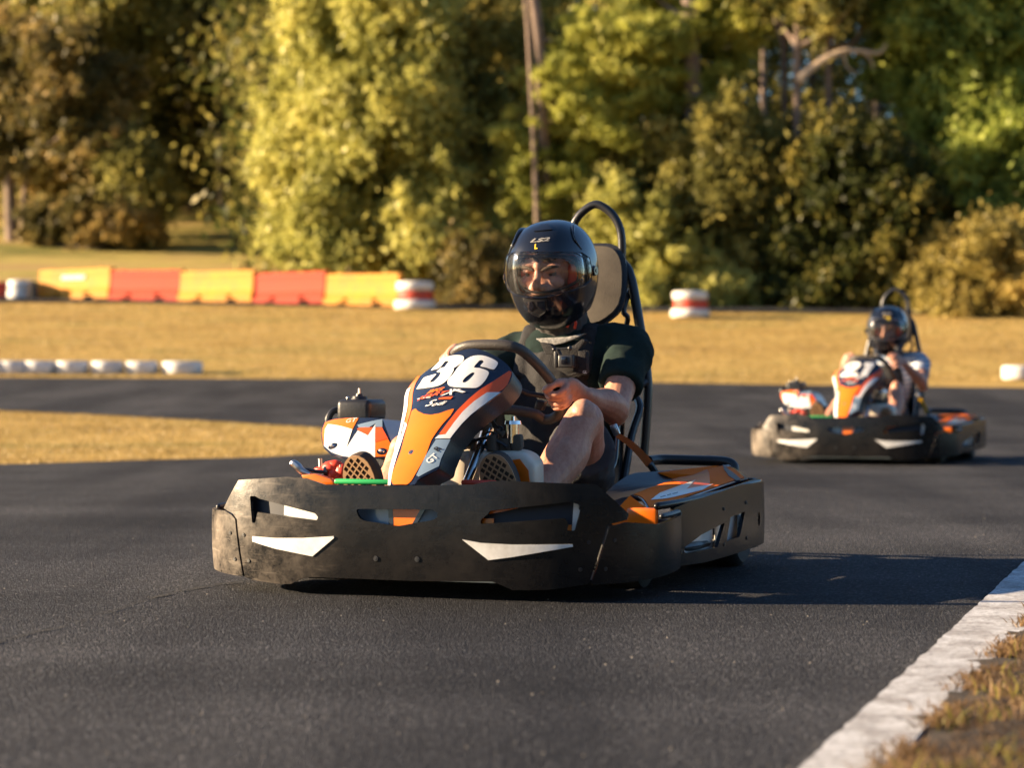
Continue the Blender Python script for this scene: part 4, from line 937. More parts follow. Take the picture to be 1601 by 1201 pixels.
    for i in range(m - 1):
        for j in range(16): bm.faces.new([rows_[i][j], rows_[i][j + 1], rows_[i + 1][j + 1], rows_[i + 1][j]])
    bmesh.ops.solidify(bm, geom=bm.faces[:], thickness=.010)
    for j in (0, 16): tube(bm, [rows_[i][j].co.copy() for i in range(m)], .008, 8)
    obj('seat', bm, 'gloss_black', k, 60)
    return k

def build_strap(k, m):
    c5 = cr(780, 500, 4.0033)
    a = [K1.on(*q, w=1.05) for q in c5([(728, 735), (755, 712)])]; b = [K1.on(*q, w=1.40) for q in c5([(925, 925), (960, 885)])]
    bm = BM(); n = 10; P = []
    for i in range(n + 1):
        t = i / n; s = Vector((0, 0, .010 * sin(pi * t))); P.append((bm.verts.new(a[0].lerp(b[0], t) + s), bm.verts.new(a[1].lerp(b[1], t) + s)))
    for i in range(n): bm.faces.new([P[i][0], P[i][1], P[i + 1][1], P[i + 1][0]])
    bmesh.ops.solidify(bm, geom=bm.faces[:], thickness=.003); s = obj('harness_strap', bm, m, k)
    bm = BM(); q = K1.on(*c5([(728, 690)])[0], w=1.03); box(bm, q, (.022, .012, .034), Matrix.Rotation(-.4, 3, 'Y'), bevel=.003); box(bm, q + Vector((0, -.007, .004)), (.012, .006, .014), Matrix.Rotation(-.4, 3, 'Y'), bevel=.002); obj('strap_buckle', bm, 'steel', s)
    bm = BM(); q = K1.on(*c5([(945, 905)])[0], w=1.40); tube(bm, [q, q + Vector((.02, .03, -.05)), q + Vector((.02, .05, -.12))], .012, 8, k=3); obj('strap_end', bm, 'black', s)

def digits(k, polys, name='race_number', mats=('white',)):
    bm = BM(); trs = [-.3 + .03 * i for i in range(40)]
    for P in polys: panel(bm, [[fair_inv(*p) for p in cn(q)] for q in P], lambda u, t: fair(u, t, .0024), 0, .012, trs, .001, FN)
    fr = [c for c in k.children if c.name.startswith('number_fairing')][0]
    return obj(name, bm, list(mats), fr, 30)
D3 = smooth2([(335, 375), (390, 315), (455, 250), (520, 215), (600, 194), (690, 192), (730, 207), (738, 235), (715, 275), (650, 325), (612, 348), (612, 372), (598, 400), (560, 460), (500, 520), (430, 560), (330, 580), (172, 600), (166, 590), (208, 525), (250, 465), (320, 440), (392, 420), (395, 430), (350, 478), (320, 515), (330, 520), (365, 515), (405, 480), (440, 440), (455, 398), (420, 394), (405, 390), (435, 365), (465, 342), (500, 338), (528, 300), (556, 265), (530, 262), (505, 270), (460, 325), (420, 355), (370, 367)], 2)
D6 = smooth2([(525, 520), (535, 480), (590, 420), (640, 350), (690, 290), (760, 235), (830, 205), (930, 200), (1010, 222), (1080, 255), (1112, 285), (1108, 310), (1085, 345), (1058, 365), (990, 345), (915, 328), (918, 310), (950, 272), (930, 257), (900, 260), (875, 285), (832, 340), (900, 348), (980, 375), (1006, 400), (1000, 430), (960, 500), (900, 560), (850, 582), (780, 582), (690, 578), (600, 570), (540, 550)], 2)
D6H = smooth2([(702, 500), (730, 462), (775, 425), (812, 402), (842, 404), (830, 430), (785, 480), (740, 514), (708, 518)], 2)
D2 = smooth2([(300, 380), (370, 300), (450, 235), (560, 195), (670, 195), (720, 220), (725, 265), (690, 320), (600, 390), (500, 455), (440, 495), (500, 492), (610, 490), (600, 520), (560, 585), (500, 592), (350, 592), (180, 595), (190, 560), (260, 490), (370, 415), (470, 340), (545, 275), (540, 255), (500, 262), (440, 310), (400, 365), (350, 380)], 2)
D1 = [(790, 290), (850, 215), (1090, 225), (1060, 300), (900, 470), (820, 590), (640, 585), (720, 470), (830, 330), (845, 300)]

kart1 = build_kart('go_kart')
def copy_tree(o, parent=None):
    c = o.copy(); COL.objects.link(c); c.parent = parent
    for ch in o.children: copy_tree(ch, c)
    return c
kart2 = copy_tree(kart1)
D3 = [((x - 450) * .955 + 443, (y - 390) * .97 + 390) for x, y in D3]
digits(kart1, [[D3], [D6, D6H]]); digits(kart2, [[D2], [D1]])
build_strap(kart1, 'strap'); build_strap(kart2, 'yellow_strap')
for k, fr in ((kart1, K1), (kart2, K2)): k.location = fr.o; k.rotation_euler = (0, 0, -fr.yaw)
tag(kart1, 'black, orange and white go-kart wearing number 36, nearest on the tarmac', 'go-kart', 'rental go-karts on the track')
tag(kart2, 'black, orange and white go-kart wearing number 21, driving behind to the right', 'go-kart', 'rental go-karts on the track')

# ------------------------------------------------------------------ people
def voxel(bm, size, smooth_it=3, wrinkle=0.0, wscale=14, seed=0):
    me = bpy.data.meshes.new('v'); bmesh.ops.recalc_face_normals(bm, faces=bm.faces); bm.to_mesh(me); bm.free()
    o = bpy.data.objects.new('v', me); COL.objects.link(o)
    r = o.modifiers.new('r', 'REMESH'); r.mode = 'VOXEL'; r.voxel_size = size; r.adaptivity = 0
    s = o.modifiers.new('s', 'SMOOTH'); s.factor = .5; s.iterations = smooth_it
    dg = bpy.context.evaluated_depsgraph_get(); m2 = bpy.data.meshes.new_from_object(o.evaluated_get(dg))
    bpy.data.objects.remove(o); bpy.data.meshes.remove(me)
    b = bmesh.new(); b.from_mesh(m2); bpy.data.meshes.remove(m2)
    if wrinkle:
        b.normal_update()
        for v in b.verts:
            q = v.co * wscale + Vector((seed, 0, 0)); w = 1 - abs(noise.noise(Vector((q.x + .7 * q.z, q.y, q.z * .6 - .5 * q.x)))) * 2
            w2 = noise.noise(q * 2.3)
            v.co += v.normal * wrinkle * (w + .5 * w2)
    return b

def helmet_fn(c, yaw, pitch, roll=0.0, sc=1.0):
    # local axes: x across, y forward, z up ; returns point for (theta, phi) and the inverse test
    Rm = Matrix.Rotation(yaw, 3, 'Z') @ Matrix.Rotation(pitch, 3, 'X') @ Matrix.Rotation(roll, 3, 'Y')
    def rad(d):
        a = .140; b = .172 if d.y > 0 else .165; h = .166 if d.z > 0 else .190; n = 2.35
        if d.z < 0: a *= 1 - .10 * min(1, -d.z) ** 1.2 ; b *= 1 + (.02 if d.y > 0 else -.12) * min(1, -d.z * 1.5)
        return sc / ((abs(d.x) / a) ** n + (abs(d.y) / b) ** n + (abs(d.z) / h) ** n) ** (1 / n)
    def pos(th, ph, off=0.0):
        d = Vector((sin(th) * cos(ph), cos(th) * cos(ph), sin(ph))); return c + Rm @ (d * (rad(d) + off))
    def F_(p):
        q = Rm.transposed() @ (p - c); l = q.length
        return l - rad(q / l)
    def inv(p):
        q = Rm.transposed() @ (p - c); l = q.length; return (math.atan2(q.x, q.y), math.asin(q.z / l))
    return pos, F_, inv, Rm

def person(K, J, kind):
    """J: joints in the kart frame"""
    base = Vector((0, 1.2, 0)); fine = kind == 1
    def local(bm): bmesh.ops.translate(bm, vec=-base, verts=bm.verts); return bm
    vx = .0042 if fine else .006
    s = J['s']                                                # overall girth scale
    hip, neck = J['hip'], J['neck']
    bm = BM()
    spine = [hip + Vector((0, .0, -.02)), hip.lerp(neck, .3) + Vector((0, .02, 0)), hip.lerp(neck, .62) + Vector((0, .01, 0)), hip.lerp(neck, .86), neck + Vector((0, -.005, .02))]
    TR = [(.160 * s, .105 * s), (.140 * s, .100 * s), (.165 * s, .108 * s), (.145 * s, .085 * s), (.062 * s, .06 * s)]
    tube(bm, spine, TR, 20, k=4, side=(1, 0, 0), round_caps=True)
    tube(bm, [neck + Vector((0, .01, -.02)), neck.lerp(J['head'], .5)], [.058 * s, .055 * s], 14)
    # head: skull, jaw, brow ridge, nose, lips, cheeks, ears
    h = J['head']; Rh = Matrix.Rotation(pi, 3, 'Z') @ Matrix.Rotation(J['pitch'], 3, 'X')
    hs = J['hs']; H = lambda x, y, z: h + Rh @ (Vector((-x, y, z)) * hs)
    def hb(x, y, z, r, sc=(1, 1, 1), sub=3): ball(bm, H(x, y, z), r * hs, 0, sub, sc, Rh)
    hb(0, -.01, .03, .095, (.86, 1.0, 1.05), 4); hb(0, .045, -.045, .062, (.98, .85, 1.05), 4); hb(0, .068, -.088, .030, (1.1, .9, .8))
    for sg in (-1, 1):
        hb(sg * .036, .074, .040, .022, (1.35, .55, .5)); hb(sg * .043, .066, -.012, .026, (1, .7, .8)); hb(sg * .079, -.005, .005, .026, (.4, .7, 1.1))
        hb(sg * .014, .094, -.020, .0095)
        hb(sg * .034, .0765, .0245, .018, (1.15, .62, .36)); hb(sg * .034, .0715, .004, .017, (1.15, .5, .35))
    hb(0, .088, .035, .016, (.75, .7, 1)); tube(bm, [H(0, .082, .038), H(0, .098, .008), H(0, .113, -.014)], [.0095 * hs, .0105 * hs, .013 * hs], 10, round_caps=True); hb(0, .104, -.018, .0135, (1.1, 1, .8))
    hb(0, .088, -.047, .018, (1.35, .55, .35)); hb(0, .086, -.058, .017, (1.2, .6, .38))
    # legs with calf and heel; feet
    for sg, kn, an, toe in ((1, J['kneeL'], J['ankL'], J['toeL']), (-1, J['kneeR'], J['ankR'], J['toeR'])):
        hj = hip + Vector((sg * .085 * s, -.01, 0)); cal = kn.lerp(an, .32) + (Vector((0, .018, -.010)) * s)
        tube(bm, [hj, hj.lerp(kn, .45) + Vector((0, 0, .005)), hj.lerp(kn, .85), kn], [.088 * s, .080 * s, .060 * s, .056 * s], 18, k=4, round_caps=True)
        tube(bm, [kn, kn.lerp(an, .14), cal, kn.lerp(an, .68), an], [.056 * s, .055 * s, .064 * s, .046 * s, .036 * s], 18, k=4, round_caps=True)
        ball(bm, kn + (kn - hj).normalized() * .012 + Vector((0, -.012, .008)), .043 * s, 0, 3, (.95, 1, 1.1))
        tube(bm, [an + Vector((0, .02, -.03)), an.lerp(toe, .5), toe], [.032 * s, .036 * s, .028 * s], 12, k=3, round_caps=True)
    # arms and hands with five separate fingers closed round the wheel
    for sg, sh, el, wr, gr in ((1, J['shL'], J['elL'], J['wrL'], J['gripL']), (-1, J['shR'], J['elR'], J['wrR'], J['gripR'])):
        tube(bm, [neck.lerp(sh, .5) + Vector((0, .01, -.03)), sh, sh.lerp(el, .45), sh.lerp(el, .85), el], [.06 * s, .058 * s, .052 * s, .043 * s, .042 * s], 16, k=4, round_caps=True)
        mid = el.lerp(wr, .3) + Vector((sg * .005, 0, .006))
        tube(bm, [el, mid, el.lerp(wr, .7), wr], [(.045 * s, .045 * s), (.049 * s, .047 * s), (.036 * s, .033 * s), (.030 * s, .024 * s)], 16, k=4, round_caps=True)
        ball(bm, el + (el - sh).normalized() * .012 + Vector((0, .010, -.008)), .034 * s)
        # wheel tangent, outward direction and front direction at the grip
        T, O, Fr = gr['t'], gr['o'], gr['f']; g = gr['p']; hsz = J['hand']
        palm = g + O * .036 * hsz + Fr * -.004
        tube(bm, [wr, wr.lerp(palm, .5), palm + O * .002, g + O * .026 * hsz + Fr * .008], [(.027 * hsz, .024 * hsz), (.034 * hsz, .020 * hsz), (.040 * hsz, .019 * hsz), (.036 * hsz, .013 * hsz)], 14, k=3, side=T, round_caps=True)
        for i, (ln, rr_) in enumerate(((.92, .0096), (1.0, .0100), (.95, .0094), (.80, .0082))):
            o = T * (.0315 - .0212 * i) * hsz; r_ = rr_ * hsz; jit = .003 * (1, -1, .6, -1.2)[i]
            P = [g + o + O * .036 * hsz + Fr * .008, g + o + O * (.026 + jit) * hsz + Fr * .025 * hsz, g + o - T * .002 * i + O * .004 * hsz + Fr * (.0315 + jit) * hsz, g + o - T * .003 * i - O * .020 * ln * hsz + Fr * .022 * hsz, g + o - T * .003 * i - O * .029 * ln * hsz + Fr * .002 * hsz]
            tube(bm, P, [r_ * 1.12, r_ * 1.15, r_ * 1.02, r_ * .95, r_ * .78], 12, k=3, round_caps=True)
            ball(bm, P[1], r_ * 1.22, 0, 2)
        P = [g + T * .020 * hsz + O * .034 * hsz - Fr * .012, g + T * .046 * hsz + O * .018 * hsz + Fr * .004, g + T * .050 * hsz - O * .008 * hsz + Fr * .016 * hsz, g + T * .044 * hsz - O * .026 * hsz + Fr * .020 * hsz]
        tube(bm, P, [.0150 * hsz, .0125 * hsz, .0112 * hsz, .0092 * hsz], 12, k=3, round_caps=True)
    body = voxel(bm, .0032 if fine else .005, 3)
    body = obj('person', local(body), 'skin', None, 0); body.data.shade_smooth()
    body.location = K.o + K.W * base.y; body.rotation_euler = (0, 0, -K.yaw)
    # eyes, brows, hair
    for sg in (-1, 1):
        bm = BM(); ball(bm, H(sg * .034, .0635, .016), .0142 * hs, 0, 3); ball(bm, H(sg * .034 - .002, .0728, .0140), .0072 * hs, 1, 2); obj('eye', local(bm), ['eye', 'iris'], body)
        bm = BM(); tube(bm, [H(sg * .013, .093, .029), H(sg * .034, .0905, .036), H(sg * .058, .078, .037)], [.0045, .0058, .003], 8, k=3, round_caps=True); obj('eyebrow', local(bm), 'hair', body)
    bm = BM(); rg = random.Random(5)
    for i in range(46):
        a = rg.uniform(-1.35, 1.35); z = rg.uniform(.060, .115); e = .094 * math.sqrt(max(.05, 1 - ((z - .03) / .12) ** 2))
        p0 = H(e * sin(a) * .92, e * cos(a) * 1.03 - .008, z); p1 = H(e * sin(a + .3) * .98, e * cos(a + .3) * 1.06 - .006, z - rg.uniform(.01, .03))
        tube(bm, [p0, (p0 + p1) / 2 + Vector((0, -.006, .002)), p1], [.008, .007, .003], 6, k=2)
    ball(bm, H(0, -.016, .052), .098 * hs, 0, 3, (.86, .98, .95), Rh); obj('hair', local(bm), 'hair', body)
    # clothes
    sm = J['shirt']; bm = BM(); g = 1.10
    tube(bm, [spine[0] + Vector((0, 0, -.01))] + spine[1:4] + [neck + Vector((0, 0, -.005))], [(a * g + .006, b * g + .006) for a, b in TR[:4]] + [(.085 * s, .07 * s)], 24, k=4, side=(1, 0, 0), round_caps=True)
    for sg, sh, el in ((1, J['shL'], J['elL']), (-1, J['shR'], J['elR'])):
        e = sh.lerp(el, J['sleeve'])
        tube(bm, [neck.lerp(sh, .35) + Vector((0, .01, -.035)), sh + Vector((sg * .004, 0, 0)), sh.lerp(el, .3), e], [.070 * s, .073 * s, .070 * s, .066 * s], 18, k=4)
    obj('shirt', local(voxel(bm, .008, 2, .005, 13, 3)), sm, body, 0).data.shade_smooth()
    bm = BM()
    tube(bm, [hip + Vector((0, .03, -.05)), hip + Vector((0, 0, .05))], [(.17 * s, .13 * s), (.165 * s, .12 * s)], 20, side=(1, 0, 0), round_caps=True)
    for sg, kn in ((1, J['kneeL']), (-1, J['kneeR'])):
        hj = hip + Vector((sg * .085 * s, -.01, 0)); e = hj.lerp(kn, .70 if fine else .5)
        tube(bm, [hj, hj.lerp(kn, .4), e], [.105 * s, .103 * s, .098 * s], 18, k=3)
    obj('shorts', local(voxel(bm, .008, 2, .004, 15, 9)), J['shorts'], body, 0).data.shade_smooth()
    # neck gaiter
    bm = BM(); hb_ = neck.lerp(h, .40)
    tube(bm, [neck + Vector((0, -.01, -.035)), neck + Vector((0, -.012, .01)), hb_ + Vector((0, -.015, 0))], [(.088 * s, .080 * s), (.080 * s, .078 * s), (.084 * s, .085 * s)], 24, k=4, side=(1, 0, 0))
    obj('neck_gaiter', local(voxel(bm, .006, 1, .006, 24, 2)), 'gaiter', body, 0).data.shade_smooth()
    # shoes with patterned soles facing the camera
    for sg, an, toe, ang in ((1, J['ankL'], J['toeL'], .5), (-1, J['ankR'], J['toeR'], -.1)):
        d = (toe - an).normalized(); L = (toe - an).length + .10 * s; c0 = an.lerp(toe, .5) + Vector((0, -.01, 0))
        n = Vector((sin(ang) * .25, -1, -.28)); n = (n - d * n.dot(d)).normalized(); x = d.cross(n).normalized()
        outl = smooth2([(-.034, -.9), (.034, -.9), (.036, -.3), (.046, .45), (.034, .9), (.005, 1.04), (-.028, .92), (-.044, .45), (-.034, -.3)], 3)
        fn = lambda a, b, off=0.0: c0 + x * a * s * 1.12 + d * b * L * .55 + n * (.040 * s + off)
        bm = BM(); panel(bm, [outl], lambda a, b: fn(a, b), 1, .02, [-.9 + .2 * i for i in range(10)], .024, n); holes = []
        for i in range(-4, 5):
            for j in range(-12, 13):
                hx, hy = (i + .5 * (j % 2)) * .019, j * .085
                if inside((hx * 1.15, hy * 1.06), outl): holes.append([(hx - .0070, hy), (hx, hy - .064), (hx + .0070, hy), (hx, hy + .064)])
        panel(bm, [outl] + holes, lambda a, b: fn(a, b, .004), 0, .05, None, .0038, n)
        up_ = [fn(a, b, -.020) for a, b in outl]; cc_ = sum(up_, Vector()) / len(up_); prev = [bm.verts.new(p) for p in up_]
        for kk, (o_, sc_) in enumerate(((-.045, .97), (-.07, .80), (-.085, .45))):
            cur = [bm.verts.new(cc_ + (p - cc_) * sc_ + n * (o_ + .02)) for p in up_]
            for i in range(len(cur)): bm.faces.new([prev[i], prev[(i + 1) % len(cur)], cur[(i + 1) % len(cur)], cur[i]]).material_index = 2
            prev = cur
        bm.faces.new(prev).material_index = 2
        tube(bm, [an + Vector((0, .03, .0)), an + Vector((0, .0, -.02)), an.lerp(toe, .3)], [.040 * s, .044 * s, .042 * s], 14, k=3, mi=2, round_caps=True)
        obj('shoe', local(bm), ['gum', 'sole_dark', 'shoe'], body)
    # helmet: shell with an eye port, lining, clear visor, vents, writing
    hc = J['helm']; pos, F_, inv, Rm = helmet_fn(hc, pi + J['hyaw'], J['hpitch'], J.get('hroll', 0), J['hsc'])
    if fine:
        prt = [inv(K1.hit(*p, F_, 7.0, 8.2)) for p in cr(680, 300, 4.0025)([(474, 420), (500, 392), (600, 385), (760, 386), (880, 394), (925, 425), (940, 490), (935, 560), (900, 590), (830, 618), (740, 640), (680, 652), (600, 650), (540, 640), (495, 615), (472, 570), (466, 490)])]
        HELM['port'] = prt
    prt = HELM['port']; cx_ = sum(p[0] for p in prt) / len(prt)
    up_ = lambda poly, m, dy=0.0: [((a - cx_) * m + cx_, (b - .0) * m + dy) for a, b in poly]
    prt = smooth2(prt, 2)
    hrow = [radians(a) for a in range(-80, 90, 6)]
    base_ = []
    for i in range(37):
        a = -pi + 2 * pi * i / 36; base_.append((a, radians(-63 + 20 * (1 - cos(a)) / 2)))
    shell = base_ + [(pi, radians(89)), (-pi, radians(89))]
    bm = BM(); panel(bm, [shell, prt], pos, 0, radians(5), hrow, 0, None)
    bmesh.ops.remove_doubles(bm, verts=bm.verts, dist=.0012); bm.normal_update()
    cen = hc
    for f in bm.faces:
        if f.normal.dot(f.calc_center_median() - cen) < 0: f.normal_flip()
    bmesh.ops.recalc_face_normals(bm, faces=bm.faces[:])
    if sum(f.normal.dot(f.calc_center_median() - cen) for f in bm.faces) < 0: bmesh.ops.reverse_faces(bm, faces=bm.faces[:])
    bm.normal_update(); bmesh.ops.solidify(bm, geom=bm.faces[:], thickness=.012)
    hel = obj('helmet', local(bm), 'helmet', body, 45)
    bm = BM()     # lining seen through the port, cut away round the face
    bg = up_(prt, 1.12)
    panel(bm, [bg, [((a - cx_) * .96 + cx_ , b * 1.0) for a, b in prt]], lambda a, b: pos(a, b, -.030), 0, radians(4), hrow, .01, -Rm.col[1] if False else Rm @ Vector((0, 1, 0)))
    for sg in (-1, 1):
        tube(bm, [pos(cx_ + sg * .86, .12, -.052), pos(cx_ + sg * .92, -.05, -.050), pos(cx_ + sg * .80, -.32, -.050)], [.018, .022, .018], 10, k=3, mi=1, round_caps=True)
    obj('helmet_lining', local(bm), ['black', 'red_pad'], hel, 50)
    vis = [((a - cx_) * 1.22 + cx_, (b + .08) * 1.03 - .08) for a, b in prt]
    bm = BM(); panel(bm, [vis], lambda a, b: pos(a, b, .007), 0, radians(3), hrow, .0015, Rm @ Vector((0, 1, 0))); v = obj('visor', local(bm), 'visor', hel, 60)
    bm = BM(); ring = [pos(a, b, .0085) for a, b in vis]; tube(bm, ring[::2], .0018, 6, closed=True); 
    ring = [pos((a - cx_) * 1.03 + cx_, b * 1.03, .0085) for a, b in prt]; tube(bm, ring[::2], .0012, 6, closed=True)
    obj('visor_rim', local(bm), 'steel' if not fine else 'gloss_black', v)
    for sg in (-1, 1):
        a = cx_ + sg * 1.28; p = pos(a, -.02, .006); nn_ = (p - hc).normalized(); bm = BM(); cyl(bm, p - nn_ * .004, p + nn_ * .006, .017, .014, 20); cyl(bm, p + nn_ * .006, p + nn_ * .008, .006, .005, 8); obj('visor_pivot', local(bm), 'gloss_black', hel)
    V = lambda poly, off, th, mi=0: panel(bm, [poly], lambda a, b: pos(a + cx_, b, off), mi, radians(3), hrow, th, Rm @ Vector((0, 1, 0)))
    bm = BM()
    if fine: q = inv(K1.hit(839, 480, F_, 7.0, 8.2)); HELM['v'] = (q[0] - cx_, q[1])
    z0 = HELM['v'][1]; cx0 = cx_; cx_ = cx_ + HELM['v'][0]
    V([(-.24, z0 + .16), (.24, z0 + .16), (.17, z0 - .10), (0, z0 - .20), (-.17, z0 - .10)], .004, .004)
    V([(-.20, z0 + .12), (-.05, z0 + .12), (-.03, z0 + .02), (-.12, z0 - .05), (-.15, z0 - .06)], .0055, .002, 1); V([(.20, z0 + .12), (.05, z0 + .12), (.03, z0 + .02), (.12, z0 - .05), (.15, z0 - .06)], .0055, .002, 1)
    V([(-.14, z0 - .10), (0, z0 - .18), (.14, z0 - .10), (.15, z0 - .085), (0, z0 - .16), (-.15, z0 - .085)], .0065, .002, 2)
    cx_ = cx0; obj('chin_vent', local(bm), ['black', 'gloss_black', 'steel'], hel)
    bm = BM()
    V([(-.30, .98), (.30, .98), (.20, 1.22), (-.20, 1.22)], .003, .004)
    for sg in (-1, 1): tube(bm, [pos(cx_ + sg * .95, .48, .001), pos(cx_ + sg * .85, .72, .003), pos(cx_ + sg * 1.2, 1.0, .004), pos(cx_ + sg * 2.2, 1.0, .002)], [.002, .004, .006, .003], 8, k=4)
    obj('crown_vent', local(bm), 'helmet', hel, 60)
    bm = BM(); fn = lambda x, y: pos(cx_ - x, y, .0022)
    if fine: HELM['a'] = [(cx_ - q[0], q[1]) for q in (inv(K1.hit(843, 376, F_, 7.0, 8.2)), inv(K1.hit(838, 386, F_, 7.0, 8.2)))]
    text(bm, 'LS2', fn, HELM['a'][0], .105, 0, .35, .004, 0, 3.0); text(bm, 'L', fn, HELM['a'][1], .13, 0, 0, .006, 1, 1.0)
    if not fine: V([(-.10, .42), (.04, .42), (.04, .60), (-.10, .60)], .0026, .001, 1)
    obj('helmet_writing', local(bm), ['silver', 'yellow'], hel)
    return body, local

def grip(p, t, o, f): 
    t = Vector(t).normalized(); o = Vector(o); o = (o - t * o.dot(t)).normalized(); f_ = t.cross(o).normalized()
    if f_.dot(Vector(f)) < 0: f_ = -f_
    return dict(p=p, t=t, o=o, f=f_)

sp_ = on_wheel
gL = sp_(870, 614); tL = (sp_(862, 595) - sp_(877, 636))
gR = sp_(717, 569); tR = (sp_(728, 551) - sp_(709, 588))
J1 = dict(s=1.0, hs=1.08, hand=1.0, hip=Vector((0, 1.26, .19)), neck=K1.on(882, 512, w=1.36), head=K1.on(860, 428, w=1.27) + Vector((0, -.014, -.003)),
          pitch=radians(-12), helm=K1.on(865, 425, w=1.28), hyaw=radians(0), hpitch=radians(-11), hsc=.975, hroll=radians(3),
          shL=K1.on(982, 545, w=1.36), elL=K1.on(962, 642, w=1.13), wrL=gL + Vector((.062, .060, -.005)), gripL=grip(gL, tL, (1, .45, 0), (0, -1, .3)),
          shR=K1.on(800, 560, w=1.36), elR=Vector((-.27, 1.08, .50)), wrR=gR + Vector((-.050, .075, -.010)), gripR=grip(gR, tR, (-.9, .25, .35), (0, -1, .3)),
          kneeL=K1.on(914, 656, w=.77), ankL=K1.on(824, 775, w=.45), toeL=K1.on(783, 722, w=.40),
          kneeR=Vector((-.30, .80, .36)), ankR=Vector((-.25, .50, .21)), toeR=K1.on(572, 740, w=.43), shirt='shirt', shorts='charcoal', sleeve=.62)
J1['toeL'] = K1.on(784, 741, w=.42); J1['ankL'] = J1['toeL'] + Vector((.035, .04, -.15)); J1['ankR'] = J1['toeR'] + Vector((.01, .05, -.15))
p1, loc1 = person(K1, J1, 1)
tag(p1, 'person in dark green shirt and black helmet driving the number 36 kart', 'person', 'drivers seated in the karts')
# body protector, chest strap with an action camera, silver collar print
bm = BM(); hp, nk = J1['hip'], J1['neck']
tube(bm, [hp + Vector((0, .0, .02)), hp.lerp(nk, .3) + Vector((0, .02, 0)), hp.lerp(nk, .62) + Vector((0, .01, 0)), hp.lerp(nk, .84), ], [(.168, .130), (.158, .128), (.165, .137), (.125, .118)], 24, k=4, side=(1, 0, 0))
for sg in (-1, 1): tube(bm, [hp.lerp(nk, .72) + Vector((sg * .10, -.10, 0)), nk + Vector((sg * .095, -.04, -.01)), nk + Vector((sg * .10, .06, -.02))], [(.030, .014)] * 3, 12, k=4, side=(1, 0, 0))
obj('body_protector', loc1(voxel(bm, .007, 2, .003, 20, 5)), 'vest', p1, 0).data.shade_smooth()
cq = cr(780, 500, 4.0033)
bm = BM()
for q, mi, d in (([(255, 140), (320, 150), (360, 190), (470, 160), (520, 120), (545, 130), (500, 190), (500, 330), (430, 350), (350, 300), (340, 215), (290, 215)], 0, .004), ([(480, 190), (545, 200), (550, 330), (430, 355), (420, 320), (500, 300)], 0, .006)):
    slab(bm, [K1.on(*a, w=1.145) for a in cq(q)], (0, .03, 0), mi, .003)
st = obj('chest_strap', loc1(bm), 'vest', p1)
bm = BM(); c = K1.on(*cq([(425, 260)])[0], w=1.115); box(bm, c, (.050, .026, .040), bevel=.005, seg=3); box(bm, c + Vector((-.004, -.014, .003)), (.020, .006, .024), mi=1, bevel=.003); box(bm, c + Vector((-.033, .004, .006)), (.012, .024, .052), bevel=.003)
a = K1.on(*cq([(345, 185)])[0], w=1.11); b = K1.on(*cq([(445, 178)])[0], w=1.11); cyl(bm, a, b, .0035); ball(bm, b, .0075); ball(bm, a, .006); cyl(bm, a.lerp(b, .2), c + Vector((-.015, 0, .01)), .006); obj('action_camera', loc1(bm), ['black', 'gloss_black'], st)
bm = BM(); text(bm, 'GL', lambda x, y: K1.on(780 + x / 4.0033, 500 + y / 4.0033, w=1.136), (538, 326), 22, 0, 0, 0, 0, 1.0)
for v in bm.verts: pass
bm.free()
bm = BM(); vs, fs = text_mesh('GL', .012); c = K1.on(*cq([(538, 328)])[0], w=1.134); V_ = [bm.verts.new(c + Vector((x, 0, y))) for x, y, _ in vs]
for f in fs: bm.faces.new([V_[i] for i in f])
obj('strap_writing', loc1(bm), 'white', st)
bm = BM(); col_o = [K1.on(*q, w=1.235) for q in cq([(228, 118), (300, 112), (420, 108), (542, 84), (480, 118), (400, 148), (330, 160), (270, 148)])]
slab(bm, col_o, (0, .02, 0), 0, .003); obj('collar_print', loc1(bm), 'silver', p1)
bm = BM(); e = K1.on(*cr(680, 300, 4.0025)([(855, 825)])[0], w=1.25); tube(bm, [e + Vector((-.018, .01, -.01)), e + Vector((-.002, 0, .014)), e + Vector((.010, .01, .006)), e + Vector((.004, .02, -.014))], .0045, 8, k=4); obj('chin_strap', loc1(bm), 'red', p1)

k2 = lambda px, py, w: K2.on(px, py, w=w)
gL2 = k2(1398, 566, .88); gR2 = k2(1328, 566, .84)
J2 = dict(s=.84, hs=1.05, hand=1.0, hip=Vector((0, 1.28, .19)), neck=k2(1397, 556, 1.38), head=k2(1386, 519, 1.30), pitch=radians(-6), helm=k2(1388, 516, 1.31), hyaw=radians(2), hpitch=radians(-5), hsc=.98,
          shL=k2(1438, 566, 1.36), elL=k2(1443, 602, 1.12), wrL=gL2 + Vector((.058, .05, -.01)), gripL=grip(gL2, (-.35, .1, .9), (1, .45, 0), (0, -1, .3)),
          shR=k2(1364, 570, 1.36), elR=Vector((-.24, 1.10, .50)), wrR=gR2 + Vector((-.045, .07, -.01)), gripR=grip(gR2, (.35, .1, .9), (-.9, .25, .35), (0, -1, .3)),
          kneeL=k2(1402, 608, .80), ankL=Vector((.20, .46, .2)), toeL=k2(1386, 650, .48), kneeR=Vector((-.22, .84, .36)), ankR=Vector((-.3, .5, .2)), toeR=k2(1279, 640, .48), shirt='stripes', shorts='charcoal', sleeve=.55)
J2['ankL'] = J2['toeL'] + Vector((.02, .05, -.12)); J2['ankR'] = J2['toeR'] + Vector((.02, .05, -.12))
p2, loc2 = person(K2, J2, 2)
tag(p2, 'person in striped pale shirt and black helmet driving the number 21 kart', 'person', 'drivers seated in the karts')
bm = BM(); hp, nk = J2['hip'], J2['neck']
